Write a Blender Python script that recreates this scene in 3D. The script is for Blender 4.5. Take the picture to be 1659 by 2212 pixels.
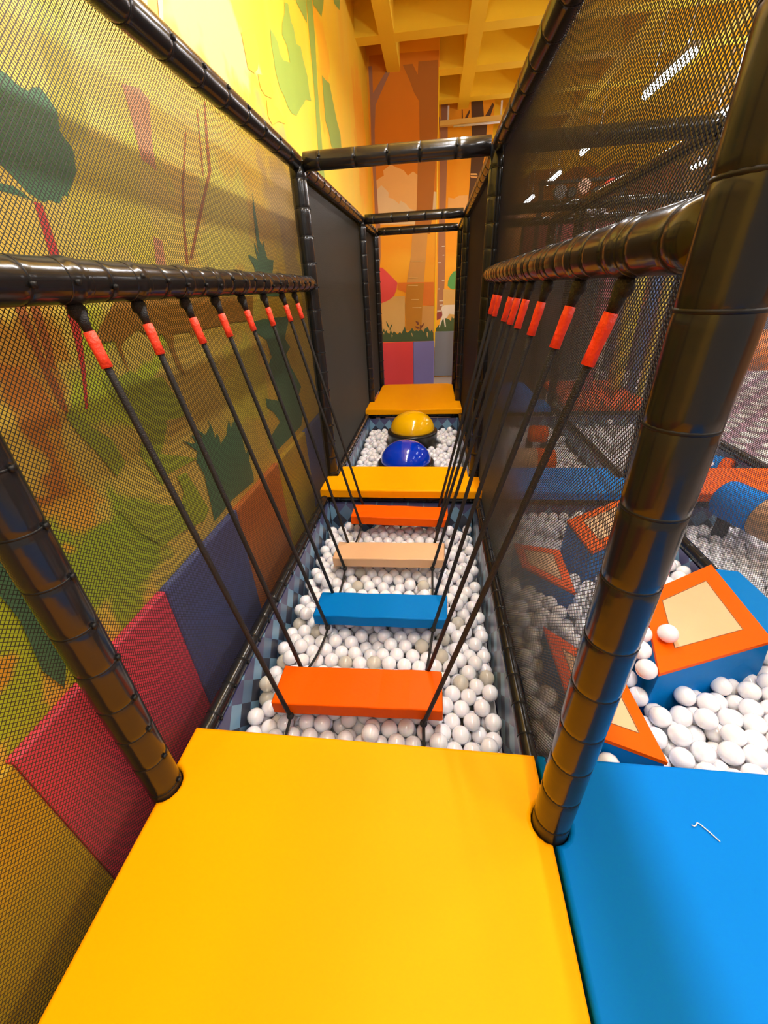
import bpy, bmesh, math, random
import numpy as np
from mathutils import Vector, Matrix
from mathutils.geometry import tessellate_polygon
random.seed(7); RNG = np.random.default_rng(7)
PI = math.pi
for o in list(bpy.data.objects): bpy.data.objects.remove(o)
scene = bpy.context.scene
C = scene.collection

# ---------------------------------------------------------------- camera, world, exposure
cam_d = bpy.data.cameras.new('camera'); cam = bpy.data.objects.new('camera', cam_d); C.objects.link(cam)
cam_d.sensor_fit = 'HORIZONTAL'; cam_d.sensor_width = 36.0; cam_d.lens = 862.1 / 1659 * 36.0
cam_d.clip_start = 0.01; cam_d.clip_end = 100
# columns: right, forward, up (world)
RGT = Vector((0.993187, 0.108337, -0.042922)); FWD = Vector((-0.115433, 0.864219, -0.489695)); UPV = Vector((-0.015958, 0.491313, 0.870837))
mw = Matrix((RGT, UPV, -FWD)).transposed().to_4x4(); mw.translation = Vector((0.24073, -0.60904, 1.36592))
cam.matrix_world = mw
scene.camera = cam

CAMPOS = np.array(mw.translation); MR = np.array([list(RGT), list(FWD), list(UPV)])
def to_px(P):
    v = MR @ (np.array(P) - CAMPOS)
    return 829.5 + 862.1 * v[0] / v[1], 1106 - 862.1 * v[2] / v[1], v[1]

world = bpy.data.worlds.new('world'); scene.world = world; world.use_nodes = True
bg = world.node_tree.nodes['Background']; bg.inputs[0].default_value = (1.0, 0.9, 0.8, 1); bg.inputs[1].default_value = 0.35
scene.view_settings.view_transform = 'Standard'; scene.view_settings.look = 'None'
scene.view_settings.gamma = 1.0; scene.view_settings.use_curve_mapping = False
scene.view_settings.exposure = 0.22
LAMP_POWER = 34.0

# ---------------------------------------------------------------- materials
MATS = {}
def mat(name, col, rough=0.5, metal=0.0, coat=0.0, bump=0.0, bscale=30.0, emit=0.0, var=0.0, vscale=6.0, spec=0.5, sss=0.0, trans=0.0):
    if name in MATS: return MATS[name]
    m = bpy.data.materials.new(name); m.use_nodes = True; nt = m.node_tree
    b = nt.nodes['Principled BSDF']
    b.inputs['Base Color'].default_value = (*col, 1); b.inputs['Roughness'].default_value = rough
    b.inputs['Metallic'].default_value = metal; b.inputs['Coat Weight'].default_value = coat
    b.inputs['Coat Roughness'].default_value = 0.08
    b.inputs['Specular IOR Level'].default_value = spec
    if sss: b.inputs['Subsurface Weight'].default_value = sss; b.inputs['Subsurface Scale'].default_value = 0.02
    if trans: b.inputs['Transmission Weight'].default_value = trans
    if emit: b.inputs['Emission Color'].default_value = (*col, 1); b.inputs['Emission Strength'].default_value = emit
    if bump or var:
        tc = nt.nodes.new('ShaderNodeTexCoord')
    if bump:
        n = nt.nodes.new('ShaderNodeTexNoise'); n.inputs['Scale'].default_value = bscale; n.inputs['Detail'].default_value = 3
        nt.links.new(tc.outputs['Object'], n.inputs['Vector'])
        bp = nt.nodes.new('ShaderNodeBump'); bp.inputs['Strength'].default_value = bump; bp.inputs['Distance'].default_value = 0.01
        nt.links.new(n.outputs['Fac'], bp.inputs['Height']); nt.links.new(bp.outputs['Normal'], b.inputs['Normal'])
    if var:
        n2 = nt.nodes.new('ShaderNodeTexNoise'); n2.inputs['Scale'].default_value = vscale; n2.inputs['Detail'].default_value = 4
        nt.links.new(tc.outputs['Object'], n2.inputs['Vector'])
        mx = nt.nodes.new('ShaderNodeMix'); mx.data_type = 'RGBA'
        mx.inputs[6].default_value = (*[c * (1 - var) for c in col], 1); mx.inputs[7].default_value = (*[min(1, c * (1 + var)) for c in col], 1)
        nt.links.new(n2.outputs['Fac'], mx.inputs[0]); nt.links.new(mx.outputs[2], b.inputs['Base Color'])
    MATS[name] = m; return m

VINYL = mat('black_vinyl', (0.012, 0.011, 0.011), 0.22, coat=0.15, spec=.4, bump=0.25, bscale=9)
TIE = mat('cable_tie', (0.006, 0.006, 0.006), 0.5, spec=.3)
NET = mat('net_cord', (0.016, 0.014, 0.012), 0.45)
ROPE = mat('rope', (0.008, 0.006, 0.005), 0.6, bump=0.5, bscale=300)
TAPE = mat('red_tape', (1.0, 0.06, 0.02), 0.5, bump=0.5, bscale=90)
YEL = mat('yellow_vinyl', (0.92, 0.355, 0.0), 0.5, spec=.06, bump=0.12, bscale=5, var=0.03, vscale=3)
BLU = mat('blue_vinyl', (0.0, 0.175, 0.60), 0.5, spec=.06, bump=0.1, bscale=5)
SBLU = mat('step_blue_vinyl', (0.0, 0.165, 0.52), 0.45, spec=.08, bump=0.25, bscale=14)
ORG = mat('orange_vinyl', (0.88, 0.10, 0.0), 0.48, spec=.08, bump=0.35, bscale=14)
PCH = mat('peach_vinyl', (0.70, 0.41, 0.22), 0.45, bump=0.25, bscale=14, var=0.06)
SEAM = mat('seam_thread', (0.25, 0.1, 0.03), 0.7)
WHT = mat('white_ball_plastic', (0.86, 0.85, 0.90), 0.2, sss=0.15, coat=.7)
CLR = mat('milky_ball_plastic', (0.85, 0.80, 0.70), 0.12, trans=0.45)
DOMEY = mat('dome_yellow', (0.95, 0.50, 0.0), 0.12, coat=0.6)
DOMEB = mat('dome_blue', (0.0, 0.035, 0.55), 0.12, coat=0.6)
DRUM = mat('dome_base', (0.015, 0.012, 0.01), 0.3)
DARK = mat('dark_board', (0.02, 0.02, 0.024), 0.6)
STEEL = mat('dark_steel', (0.05, 0.05, 0.055), 0.3, metal=0.8)
TUBE = mat('lamp_tube', (0.95, 0.97, 1.0), 0.4, emit=35.0)
WMETAL = mat('white_metal', (0.7, 0.7, 0.7), 0.4)

def harlequin(name, axis, w, h):
    m = bpy.data.materials.new(name); m.use_nodes = True; nt = m.node_tree; b = nt.nodes['Principled BSDF']
    b.inputs['Roughness'].default_value = 0.35
    N = nt.nodes.new; Lk = nt.links.new
    tc = N('ShaderNodeTexCoord'); sp = N('ShaderNodeSeparateXYZ'); Lk(tc.outputs['Object'], sp.inputs[0])
    def M(op, a, b_):
        x = N('ShaderNodeMath'); x.operation = op
        for i, v in ((0, a), (1, b_)):
            if isinstance(v, (int, float)): x.inputs[i].default_value = v
            else: Lk(v, x.inputs[i])
        return x.outputs[0]
    u = M('DIVIDE', sp.outputs[axis], w); v = M('DIVIDE', sp.outputs[2], h)
    a = M('FLOOR', M('ADD', u, v), 0); c = M('FLOOR', M('SUBTRACT', u, v), 0)
    par = M('FLOORED_MODULO', M('ADD', a, c), 2)
    half = M('GREATER_THAN', M('FRACT', M('MULTIPLY', M('ADD', u, v), .5), 0), .5)
    half2 = M('FLOORED_MODULO', M('FLOOR', M('MULTIPLY', v, 1.0), 0), 2)
    m1 = N('ShaderNodeMix'); m1.data_type = 'RGBA'; m1.inputs[6].default_value = (0.17, 0.33, 0.48, 1); m1.inputs[7].default_value = (0.09, 0.17, 0.28, 1); Lk(half, m1.inputs[0])
    m3 = N('ShaderNodeMix'); m3.data_type = 'RGBA'; m3.inputs[6].default_value = (0.03, 0.035, 0.06, 1); m3.inputs[7].default_value = (0.07, 0.07, 0.17, 1); Lk(half2, m3.inputs[0])
    m2 = N('ShaderNodeMix'); m2.data_type = 'RGBA'; Lk(par, m2.inputs[0]); Lk(m1.outputs[2], m2.inputs[6]); Lk(m3.outputs[2], m2.inputs[7])
    Lk(m2.outputs[2], b.inputs['Base Color']); return m
HARX = harlequin('harlequin_print_x', 0, .125, .15); HARY = harlequin('harlequin_print_y', 1, .125, .15)

def ramp_wall(name, stops, scale, stretch=(1, 1, 1), rough=0.55, dist=0.6):
    m = bpy.data.materials.new(name); m.use_nodes = True; nt = m.node_tree; b = nt.nodes['Principled BSDF']; b.inputs['Roughness'].default_value = rough
    tc = nt.nodes.new('ShaderNodeTexCoord'); mp = nt.nodes.new('ShaderNodeMapping'); mp.inputs['Scale'].default_value = stretch
    n = nt.nodes.new('ShaderNodeTexNoise'); n.inputs['Scale'].default_value = scale; n.inputs['Detail'].default_value = 1.5; n.inputs['Distortion'].default_value = dist
    r = nt.nodes.new('ShaderNodeValToRGB'); e = r.color_ramp.elements
    e[0].position, e[0].color = stops[0][0], (*stops[0][1], 1); e[1].position, e[1].color = stops[-1][0], (*stops[-1][1], 1)
    for p_, c_ in stops[1:-1]:
        k = e.new(p_); k.color = (*c_, 1)
    nt.links.new(tc.outputs['Object'], mp.inputs['Vector']); nt.links.new(mp.outputs[0], n.inputs['Vector']); nt.links.new(n.outputs['Fac'], r.inputs[0]); nt.links.new(r.outputs[0], b.inputs['Base Color'])
    return m
def wall_gradient(m, axis, stops, lo, hi, fac):
    nt = m.node_tree; b = nt.nodes['Principled BSDF']; src = b.inputs['Base Color'].links[0].from_socket
    ge = nt.nodes.new('ShaderNodeTexCoord'); sp = nt.nodes.new('ShaderNodeSeparateXYZ'); nt.links.new(ge.outputs['Object'], sp.inputs[0])
    mr = nt.nodes.new('ShaderNodeMapRange'); mr.inputs[1].default_value = lo; mr.inputs[2].default_value = hi; nt.links.new(sp.outputs[axis], mr.inputs[0])
    r = nt.nodes.new('ShaderNodeValToRGB'); e = r.color_ramp.elements
    e[0].position, e[0].color = stops[0][0], (*stops[0][1], 1); e[1].position, e[1].color = stops[-1][0], (*stops[-1][1], 1)
    for p_, c_ in stops[1:-1]:
        k = e.new(p_); k.color = (*c_, 1)
    nt.links.new(mr.outputs[0], r.inputs[0]); mx = nt.nodes.new('ShaderNodeMix'); mx.data_type = 'RGBA'; mx.inputs[0].default_value = fac
    nt.links.new(src, mx.inputs[6]); nt.links.new(r.outputs[0], mx.inputs[7]); nt.links.new(mx.outputs[2], b.inputs['Base Color'])
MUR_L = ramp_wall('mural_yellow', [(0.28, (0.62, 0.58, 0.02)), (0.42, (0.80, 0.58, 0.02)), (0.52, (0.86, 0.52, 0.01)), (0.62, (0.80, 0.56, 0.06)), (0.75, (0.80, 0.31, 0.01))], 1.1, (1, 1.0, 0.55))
wall_gradient(MUR_L, 1, [(0.0, (0.92, 0.60, 0.08)), (0.12, (0.70, 0.52, 0.14)), (0.35, (0.78, 0.44, 0.02)), (0.6, (0.98, 0.62, 0.0)), (0.8, (0.95, 0.55, 0.0)), (1.0, (0.80, 0.38, 0.0))], -2.35, 5.5, .6)  # pale stop along the near stretch paints lamp light into the wall colour
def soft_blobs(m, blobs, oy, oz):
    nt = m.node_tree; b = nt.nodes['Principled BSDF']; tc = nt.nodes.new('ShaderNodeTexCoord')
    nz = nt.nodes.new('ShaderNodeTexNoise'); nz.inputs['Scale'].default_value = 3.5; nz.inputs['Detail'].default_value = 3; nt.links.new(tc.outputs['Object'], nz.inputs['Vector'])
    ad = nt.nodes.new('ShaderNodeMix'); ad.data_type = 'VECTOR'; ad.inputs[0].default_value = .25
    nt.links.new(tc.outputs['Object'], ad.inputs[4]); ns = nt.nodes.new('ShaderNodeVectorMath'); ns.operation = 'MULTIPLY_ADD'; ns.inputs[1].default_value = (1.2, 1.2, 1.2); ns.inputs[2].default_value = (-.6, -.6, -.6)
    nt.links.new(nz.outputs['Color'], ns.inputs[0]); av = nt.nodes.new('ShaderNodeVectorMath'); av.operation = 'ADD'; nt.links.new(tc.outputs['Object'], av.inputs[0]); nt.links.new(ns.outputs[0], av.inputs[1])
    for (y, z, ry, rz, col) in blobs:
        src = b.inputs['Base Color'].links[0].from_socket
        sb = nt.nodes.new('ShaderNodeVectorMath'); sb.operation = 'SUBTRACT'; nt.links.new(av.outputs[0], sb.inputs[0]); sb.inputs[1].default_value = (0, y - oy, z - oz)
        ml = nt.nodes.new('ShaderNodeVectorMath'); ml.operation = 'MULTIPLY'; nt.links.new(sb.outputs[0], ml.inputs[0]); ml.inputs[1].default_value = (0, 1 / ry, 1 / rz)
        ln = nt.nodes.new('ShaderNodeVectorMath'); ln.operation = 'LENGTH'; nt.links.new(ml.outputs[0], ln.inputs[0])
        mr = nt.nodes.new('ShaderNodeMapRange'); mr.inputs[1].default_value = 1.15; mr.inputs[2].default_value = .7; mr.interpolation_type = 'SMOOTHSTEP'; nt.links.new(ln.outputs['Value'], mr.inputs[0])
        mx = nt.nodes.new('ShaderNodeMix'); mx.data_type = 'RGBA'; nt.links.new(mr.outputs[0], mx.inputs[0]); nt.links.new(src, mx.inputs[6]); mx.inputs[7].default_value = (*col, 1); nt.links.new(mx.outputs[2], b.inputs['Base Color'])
MUR_F = ramp_wall('mural_orange', [(0.3, (0.95, 0.43, 0.0)), (0.5, (0.93, 0.38, 0.0)), (0.7, (0.97, 0.50, 0.02))], 0.8)
MUR_H = ramp_wall('hall_mural', [(0.3, (0.35, 0.10, 0.02)), (0.45, (0.65, 0.22, 0.02)), (0.55, (0.45, 0.2, 0.08)), (0.7, (0.7, 0.4, 0.06))], 0.9, (1, 2.2, 0.35))
CEILM = mat('ceiling_paint', (0.97, 0.62, 0.03), 0.6, var=0.1, spec=.2, vscale=1.0)
FLOORM = mat('floor_vinyl', (0.30, 0.26, 0.24), 0.4, var=0.1)
PM = dict(p_dgreen=(0.08, 0.20, 0.09), p_lgreen=(0.26, 0.36, 0.04), p_mgreen=(0.40, 0.46, 0.03), p_red=(0.62, 0.05, 0.03), p_rust=(0.42, 0.13, 0.02),
          p_pink=(0.65, 0.28, 0.12), p_palepink=(0.85, 0.55, 0.35), p_orange=(0.97, 0.50, 0.02), p_pale=(0.80, 0.62, 0.36), p_brown=(0.42, 0.20, 0.02),
          p_dorange=(0.74, 0.24, 0.0), p_peach=(0.86, 0.50, 0.16), p_brown2=(0.46, 0.16, 0.01), p_tan2=(0.66, 0.34, 0.08), p_mauve=(0.40, 0.19, 0.10),
          p_rorange=(0.76, 0.20, 0.01), p_tan=(0.70, 0.46, 0.15), p_hotpink=(0.78, 0.08, 0.09), p_brown3=(0.54, 0.23, 0.01), p_dgreen2=(0.06, 0.11, 0.04),
          p_sprig=(0.18, 0.05, 0.02), p_dbrown=(0.10, 0.045, 0.015), p_green=(0.10, 0.40, 0.12), p_plum=(0.28, 0.05, 0.06), p_white=(0.78, 0.74, 0.68))
def PMAT(k): return mat(k, PM[k], 0.6, var=0.08, vscale=3)
PANELC = dict(yellow=(0.78, 0.50, 0.02), pink=(0.88, 0.07, 0.13), navy=(0.11, 0.14, 0.38), orange=(0.80, 0.22, 0.03), red=(0.85, 0.07, 0.08), violet=(0.22, 0.21, 0.55), slate=(0.18, 0.21, 0.30), green=(0.2, 0.35, 0.03))
def PANMAT(k): return mat('panel_' + k, PANELC[k], 0.5, var=0.06, vscale=2)

# ---------------------------------------------------------------- helpers
def mesh_obj(name, verts, faces, m, parent=None, smooth=False):
    me = bpy.data.meshes.new(name); me.from_pydata([tuple(v) for v in verts], [], faces); me.update()
    if smooth: me.polygons.foreach_set('use_smooth', [True] * len(me.polygons))
    o = bpy.data.objects.new(name, me); C.objects.link(o)
    if m: me.materials.append(m)
    if parent: o.parent = parent
    return o
def bm_obj(name, bm, m, parent=None, smooth=False):
    me = bpy.data.meshes.new(name); bm.to_mesh(me); bm.free()
    if smooth: me.polygons.foreach_set('use_smooth', [True] * len(me.polygons))
    o = bpy.data.objects.new(name, me); C.objects.link(o)
    if m: me.materials.append(m)
    if parent: o.parent = parent
    return o
def tag(o, label=None, cat=None, group=None, kind=None):
    if label: o['label'] = label
    if cat: o['category'] = cat
    if group: o['group'] = group
    if kind: o['kind'] = kind
    return o
def thing(name, loc, label, cat, group=None):
    o = bpy.data.objects.new(name, None); C.objects.link(o); o.location = loc; o.empty_display_size = .05
    return tag(o, label, cat, group)
def local(parent, p):
    return Vector(p) - parent.location
def box(name, lo, hi, m, parent=None, bev=0.0, seg=2, smooth=False):
    """world-space box, origin at its own centre (or in parent's frame)"""
    lo = Vector(lo); hi = Vector(hi); c = (lo + hi) / 2; s = hi - lo
    bm = bmesh.new(); bmesh.ops.create_cube(bm, size=1.0)
    for v in bm.verts: v.co = Vector((v.co.x * s.x, v.co.y * s.y, v.co.z * s.z))
    if bev: bmesh.ops.bevel(bm, geom=bm.edges[:], offset=bev, segments=seg, profile=.7, affect='EDGES')
    o = bm_obj(name, bm, m, parent, smooth)
    o.location = c if not parent else c - wloc(parent)
    return o
def wloc(o):
    l = Vector((0, 0, 0))
    while o: l += o.location; o = o.parent
    return l
def frame(d):
    d = Vector(d).normalized(); a = Vector((0, 0, 1)) if abs(d.z) < .9 else Vector((1, 0, 0))
    u = d.cross(a).normalized(); return d, u, d.cross(u).normalized()
def tube_data(pts, rads, n=16, cap=True):
    V, F = [], []
    pts = [Vector(p) for p in pts]
    d0, u, w = frame(pts[1] - pts[0])
    for i, p in enumerate(pts):
        a = pts[max(i - 1, 0)]; b = pts[min(i + 1, len(pts) - 1)]
        d = (b - a).normalized(); u = (u - d * u.dot(d)).normalized(); w = d.cross(u)
        for k in range(n):
            t = 2 * PI * k / n; V.append(p + (u * math.cos(t) + w * math.sin(t)) * rads[i])
    for i in range(len(pts) - 1):
        for k in range(n):
            k2 = (k + 1) % n; F.append((i * n + k, i * n + k2, (i + 1) * n + k2, (i + 1) * n + k))
    if cap:
        F.append(tuple(range(n - 1, -1, -1))); F.append(tuple((len(pts) - 1) * n + k for k in range(n)))
    return V, F
def tube(name, pts, r, m, parent=None, n=16, smooth=True, cap=True):
    rads = r if isinstance(r, (list, tuple)) else [r] * len(pts)
    o0 = wloc(parent) if parent else Vector(pts[0])
    V, F = tube_data([Vector(p) - o0 for p in pts], rads, n, cap)
    o = mesh_obj(name, V, F, m, parent, smooth)
    if not parent: o.location = o0
    return o
_ring = {}
def ring_mesh(R, r):
    k = (round(R, 4), round(r, 4))
    if k not in _ring:
        V, F = [], []; n, q = 24, 6
        for i in range(n):
            a = 2 * PI * i / n
            for j in range(q):
                b = 2 * PI * j / q; rr = R + r * math.cos(b); V.append((rr * math.cos(a), rr * math.sin(a), r * 1.6 * math.sin(b)))
        for i in range(n):
            for j in range(q): F.append((i * q + j, ((i + 1) % n) * q + j, ((i + 1) % n) * q + (j + 1) % q, i * q + (j + 1) % q))
        # the little locking head
        b0 = len(V); h = .006
        for x in (R - .001, R + .008):
            for y in (-h, h):
                for z in (-h, h): V.append((x, y, z))
        F += [tuple(b0 + i for i in f) for f in ((0, 1, 3, 2), (4, 6, 7, 5), (0, 4, 5, 1), (2, 3, 7, 6), (0, 2, 6, 4), (1, 5, 7, 3))]
        me = bpy.data.meshes.new('cable_tie'); me.from_pydata(V, [], F); me.update(); me.materials.append(TIE)
        me.polygons.foreach_set('use_smooth', [True] * len(me.polygons)); _ring[k] = me
    return _ring[k]
def pipe(p0, p1, r, label, step=.14, cat='padded pipe', group=None, name='padded_pipe', phase=0.5, ties=True, head=0.0, n=24):
    """steel pipe in black vinyl foam sleeves: nipped in at each cable tie"""
    p0 = Vector(p0); p1 = Vector(p1); L = (p1 - p0).length; d, u, w = frame(p1 - p0)
    e = thing(name, p0, label, cat, group)
    ts = []; t = step * phase
    while t < L - .02: ts.append(t); t += step * random.uniform(.93, 1.07)
    prof = [(0, r * .97)]
    for t in ts:
        prof += [(max(t - .02, 0.001), r), (t - .004, r * .985), (t, r * .95), (t + .004, r * .985), (t + .02, r)]
    prof += [(L, r * .97)]
    prof.sort(key=lambda a: a[0])
    clean = [prof[0]]
    for a in prof[1:]:
        if a[0] > clean[-1][0] + 1e-4: clean.append(a)
    V, F = tube_data([d * t for t, _ in clean], [q for _, q in clean], n)
    mesh_obj('sleeve', V, F, VINYL, e, True)
    if ties:
        me = ring_mesh(r * .955, .0022)
        for i, t in enumerate(ts):
            o = bpy.data.objects.new('cable_tie', me); C.objects.link(o); o.parent = e; o.location = d * t
            a = random.uniform(-.3, .3) + head
            u2 = u * math.cos(a) + w * math.sin(a); w2 = d.cross(u2)
            o.rotation_euler = Matrix((u2, w2, d)).transposed().to_euler()
    return e
def poly_patch(name, pts3, m, parent):
    o0 = wloc(parent); tri = tessellate_polygon([[Vector(p) for p in pts3]])
    return mesh_obj(name, [Vector(p) - o0 for p in pts3], [tuple(t) for t in tri], m, parent)
MURAL_LEFT = [
  ('painted_leaf','p_dgreen',[(0.611,1.884),(0.674,1.875),(0.698,1.868),(0.716,1.859),(0.743,1.858),(0.764,1.871),(0.79,1.879),(0.807,1.869),(0.824,1.848),(0.827,1.837),(0.813,1.799),(0.823,1.781),(0.836,1.774),(0.844,1.75),(0.834,1.737),(0.827,1.709),(0.804,1.689),(0.788,1.67),(0.762,1.649),(0.756,1.639),(0.737,1.638),(0.713,1.615),(0.698,1.617),(0.678,1.619),(0.658,1.61),(0.639,1.615),(0.616,1.626),(0.589,1.65),(0.563,1.672),(0.514,1.708)]),
  ('painted_leaf','p_dgreen',[(0.478,1.643),(0.542,1.632),(0.579,1.632),(0.611,1.616),(0.633,1.604),(0.609,1.612),(0.569,1.614),(0.532,1.615),(0.468,1.624)]),
  ('painted_stem','p_red',[(0.623,1.607),(0.649,1.606),(0.648,1.544),(0.643,1.466),(0.641,1.383),(0.615,1.284),(0.578,1.182),(0.532,1.079),(0.519,1.075),(0.561,1.185),(0.582,1.274),(0.594,1.36),(0.605,1.464),(0.615,1.53)]),
  ('painted_stem','p_rust',[(0.433,1.388),(0.465,1.387),(0.456,1.252),(0.465,1.137),(0.455,1.072),(0.438,1.104),(0.432,1.208)]),
  ('painted_stem','p_rust',[(0.48,1.376),(0.508,1.375),(0.497,1.271),(0.474,1.2),(0.459,1.215)]),
  ('painted_trunk','p_pink',[(1.189,2.011),(1.294,2.032),(1.346,2.017),(1.311,1.937),(1.287,1.866),(1.273,1.794),(1.233,1.807),(1.189,1.811),(1.193,1.882),(1.196,1.944)]),
  ('painted_trunk','p_pink',[(1.132,1.575),(1.186,1.565),(1.156,1.438),(1.087,1.437)]),
  ('painted_branch','p_rust',[(1.575,1.983),(1.588,1.986),(1.462,1.784),(1.396,1.648),(1.344,1.493),(1.321,1.492),(1.377,1.646),(1.442,1.781)]),
  ('painted_branch','p_rust',[(1.828,2.153),(1.841,2.154),(1.793,2.012),(1.758,1.887),(1.61,1.742),(1.385,1.512),(1.357,1.511),(1.584,1.742),(1.723,1.881),(1.763,2.005)]),
  ('painted_branch','p_rust',[(1.733,2.1),(1.743,2.102),(1.679,1.889),(1.664,1.844),(1.66,1.868)]),
  ('painted_leaf','p_lgreen',[(3.043,2.842),(3.121,2.844),(3.187,2.833),(3.202,2.788),(3.275,2.779),(3.443,2.825),(3.416,2.897),(3.315,2.917),(3.35,2.984),(3.439,3.063),(3.474,3.131),(3.573,3.165),(3.6,3.092),(3.661,3.081),(3.694,3.009),(3.821,3.042),(3.867,2.982),(3.957,2.918),(3.967,2.824),(4.006,2.785),(3.811,2.736),(3.717,2.682),(3.596,2.621),(3.459,2.543),(3.333,2.522),(3.251,2.532),(3.169,2.573),(3.098,2.586),(3.043,2.657),(3.04,2.721),(3.025,2.757)]),
  ('painted_stem','p_lgreen',[(4.186,3.485),(4.399,3.575),(4.385,3.301),(4.312,2.958),(4.289,2.704),(4.264,2.36),(4.261,2.116),(4.115,2.131),(4.066,2.322),(4.116,2.629),(4.161,2.912),(4.164,3.219)]),
  ('painted_leaf','p_lgreen',[(4.544,3.116),(4.677,3.128),(4.87,3.163),(4.975,3.076),(5.121,2.956),(5.283,2.883),(5.286,2.726),(5.022,2.699),(4.725,2.647),(4.647,2.745),(4.533,2.794),(4.533,2.947)]),
  ('painted_leaf','p_lgreen',[(3.807,3.325),(4.186,3.485),(4.156,3.373),(4.126,3.284),(3.952,3.278),(3.829,3.277)]),
  ('painted_leaf','p_lgreen',[(4.418,3.583),(4.978,3.82),(4.88,3.692),(4.746,3.563),(4.565,3.536),(4.425,3.507)]),
  ('painted_leaf','p_lgreen',[(5.346,3.975),(5.917,4.216),(5.771,4.014),(5.481,3.943)]),
  ('painted_patch','p_orange',[(2.477,2.613),(2.689,2.711),(2.76,2.643),(2.675,2.536),(2.597,2.494),(2.503,2.483),(2.493,2.548)]),
  ('painted_patch','p_orange',[(2.663,2.512),(2.879,2.572),(2.934,2.514),(2.877,2.47),(2.749,2.445),(2.678,2.457)]),
  ('painted_patch','p_orange',[(2.766,2.431),(2.992,2.452),(3.098,2.434),(3.127,2.41),(2.955,2.379),(2.82,2.326),(2.749,2.351)]),
  ('painted_stripe','p_palepink',[(1.442,2.316),(1.504,2.342),(1.479,2.286),(1.444,2.261)]),
  ('painted_stripe','p_palepink',[(1.584,2.375),(1.63,2.395),(1.58,2.289),(1.553,2.279)]),
  ('painted_fern','p_dgreen',[(2.257,1.894),(2.253,1.833),(2.252,1.72),(2.245,1.649),(2.28,1.628),(2.318,1.655),(2.308,1.606),(2.332,1.557),(2.443,1.557),(2.386,1.482),(2.483,1.456),(2.483,1.344),(2.353,1.347),(2.091,1.352),(2.086,1.511),(2.019,1.565),(2.057,1.563),(2.134,1.548),(2.161,1.544),(2.142,1.618),(2.155,1.631),(2.192,1.575),(2.196,1.669),(2.213,1.783)]),
  ('painted_tree','p_dgreen',[(1.915,1.223),(2.064,1.225),(2.613,1.212),(2.427,1.077),(2.519,1.006),(2.41,0.972),(2.466,0.878),(2.65,0.689),(2.522,0.626),(2.634,0.522),(2.507,0.403),(1.946,0.408),(1.846,0.482),(1.882,0.534),(1.973,0.553),(2.076,0.568),(1.983,0.663),(1.89,0.716),(1.895,0.775),(2.1,0.709),(2.102,0.759),(2.084,0.841),(2.037,0.953),(2.119,0.995),(2.08,1.102),(1.952,1.156)]),
  ('painted_bush','p_dgreen',[(0.93,0.834),(1.001,0.79),(1.03,0.786),(1.006,0.829),(1.089,0.79),(1.06,0.844),(1.118,0.792),(1.177,0.818),(1.165,0.867),(1.192,0.802),(1.193,0.754),(1.222,0.768),(1.233,0.741),(1.227,0.706),(1.304,0.729),(1.367,0.796),(1.368,0.746),(1.447,0.786),(1.443,0.722),(1.464,0.675),(1.466,0.647),(1.469,0.562),(1.515,0.573),(1.492,0.51),(1.503,0.415),(1.492,0.374),(1.201,0.4),(0.997,0.387),(1.009,0.501),(1.012,0.537),(1.022,0.631),(0.991,0.713),(1.02,0.747)]),
  ('painted_band','p_brown',[(0.817,1.372),(1.984,1.355),(1.918,1.229),(1.67,1.24),(1.506,1.236),(1.277,1.232),(1.223,1.207),(1.209,1.236),(1.084,1.237),(1.063,1.188),(1.089,1.063),(1.046,1.118),(1.035,1.192),(1.014,1.244),(0.926,1.246),(0.874,1.274),(0.798,1.25),(0.761,1.226),(0.76,1.134),(0.746,1.198),(0.74,1.25),(0.685,1.25),(0.653,1.267)]),
  ('painted_leaf','p_mgreen',[(0.768,1.148),(0.823,1.106),(0.933,1.093),(0.982,0.999),(1.027,0.948),(0.992,0.917),(0.851,0.939),(0.745,0.908),(0.726,0.976),(0.65,1.063),(0.622,1.153),(0.663,1.13)]),
  ('painted_leaf','p_mgreen',[(0.71,0.92),(0.86,0.955),(0.87,0.914),(0.777,0.83),(0.897,0.773),(1.005,0.719),(0.777,0.74),(0.729,0.711),(0.691,0.807),(0.67,0.872)]),
  ('painted_leaf','p_mgreen',[(0.827,0.707),(0.895,0.698),(0.928,0.615),(0.979,0.466),(0.919,0.436),(0.743,0.483),(0.615,0.497),(0.533,0.616),(0.478,0.744),(0.553,0.75),(0.694,0.645),(0.794,0.58),(0.842,0.634)]),
  ('painted_leaf','p_mgreen',[(0.468,1.096),(0.505,1.028),(0.571,0.959),(0.591,0.867),(0.53,0.842),(0.496,0.939),(0.459,1.013),(0.44,1.076)]),
  ('painted_hill','p_dgreen',[(0.084,0.962),(0.126,0.873),(0.096,0.672),(0.095,0.533),(0.087,0.427),(0.054,0.373),(0.032,0.474),(0.054,0.645),(0.048,0.73),(0.007,0.822)]),
]
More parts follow.
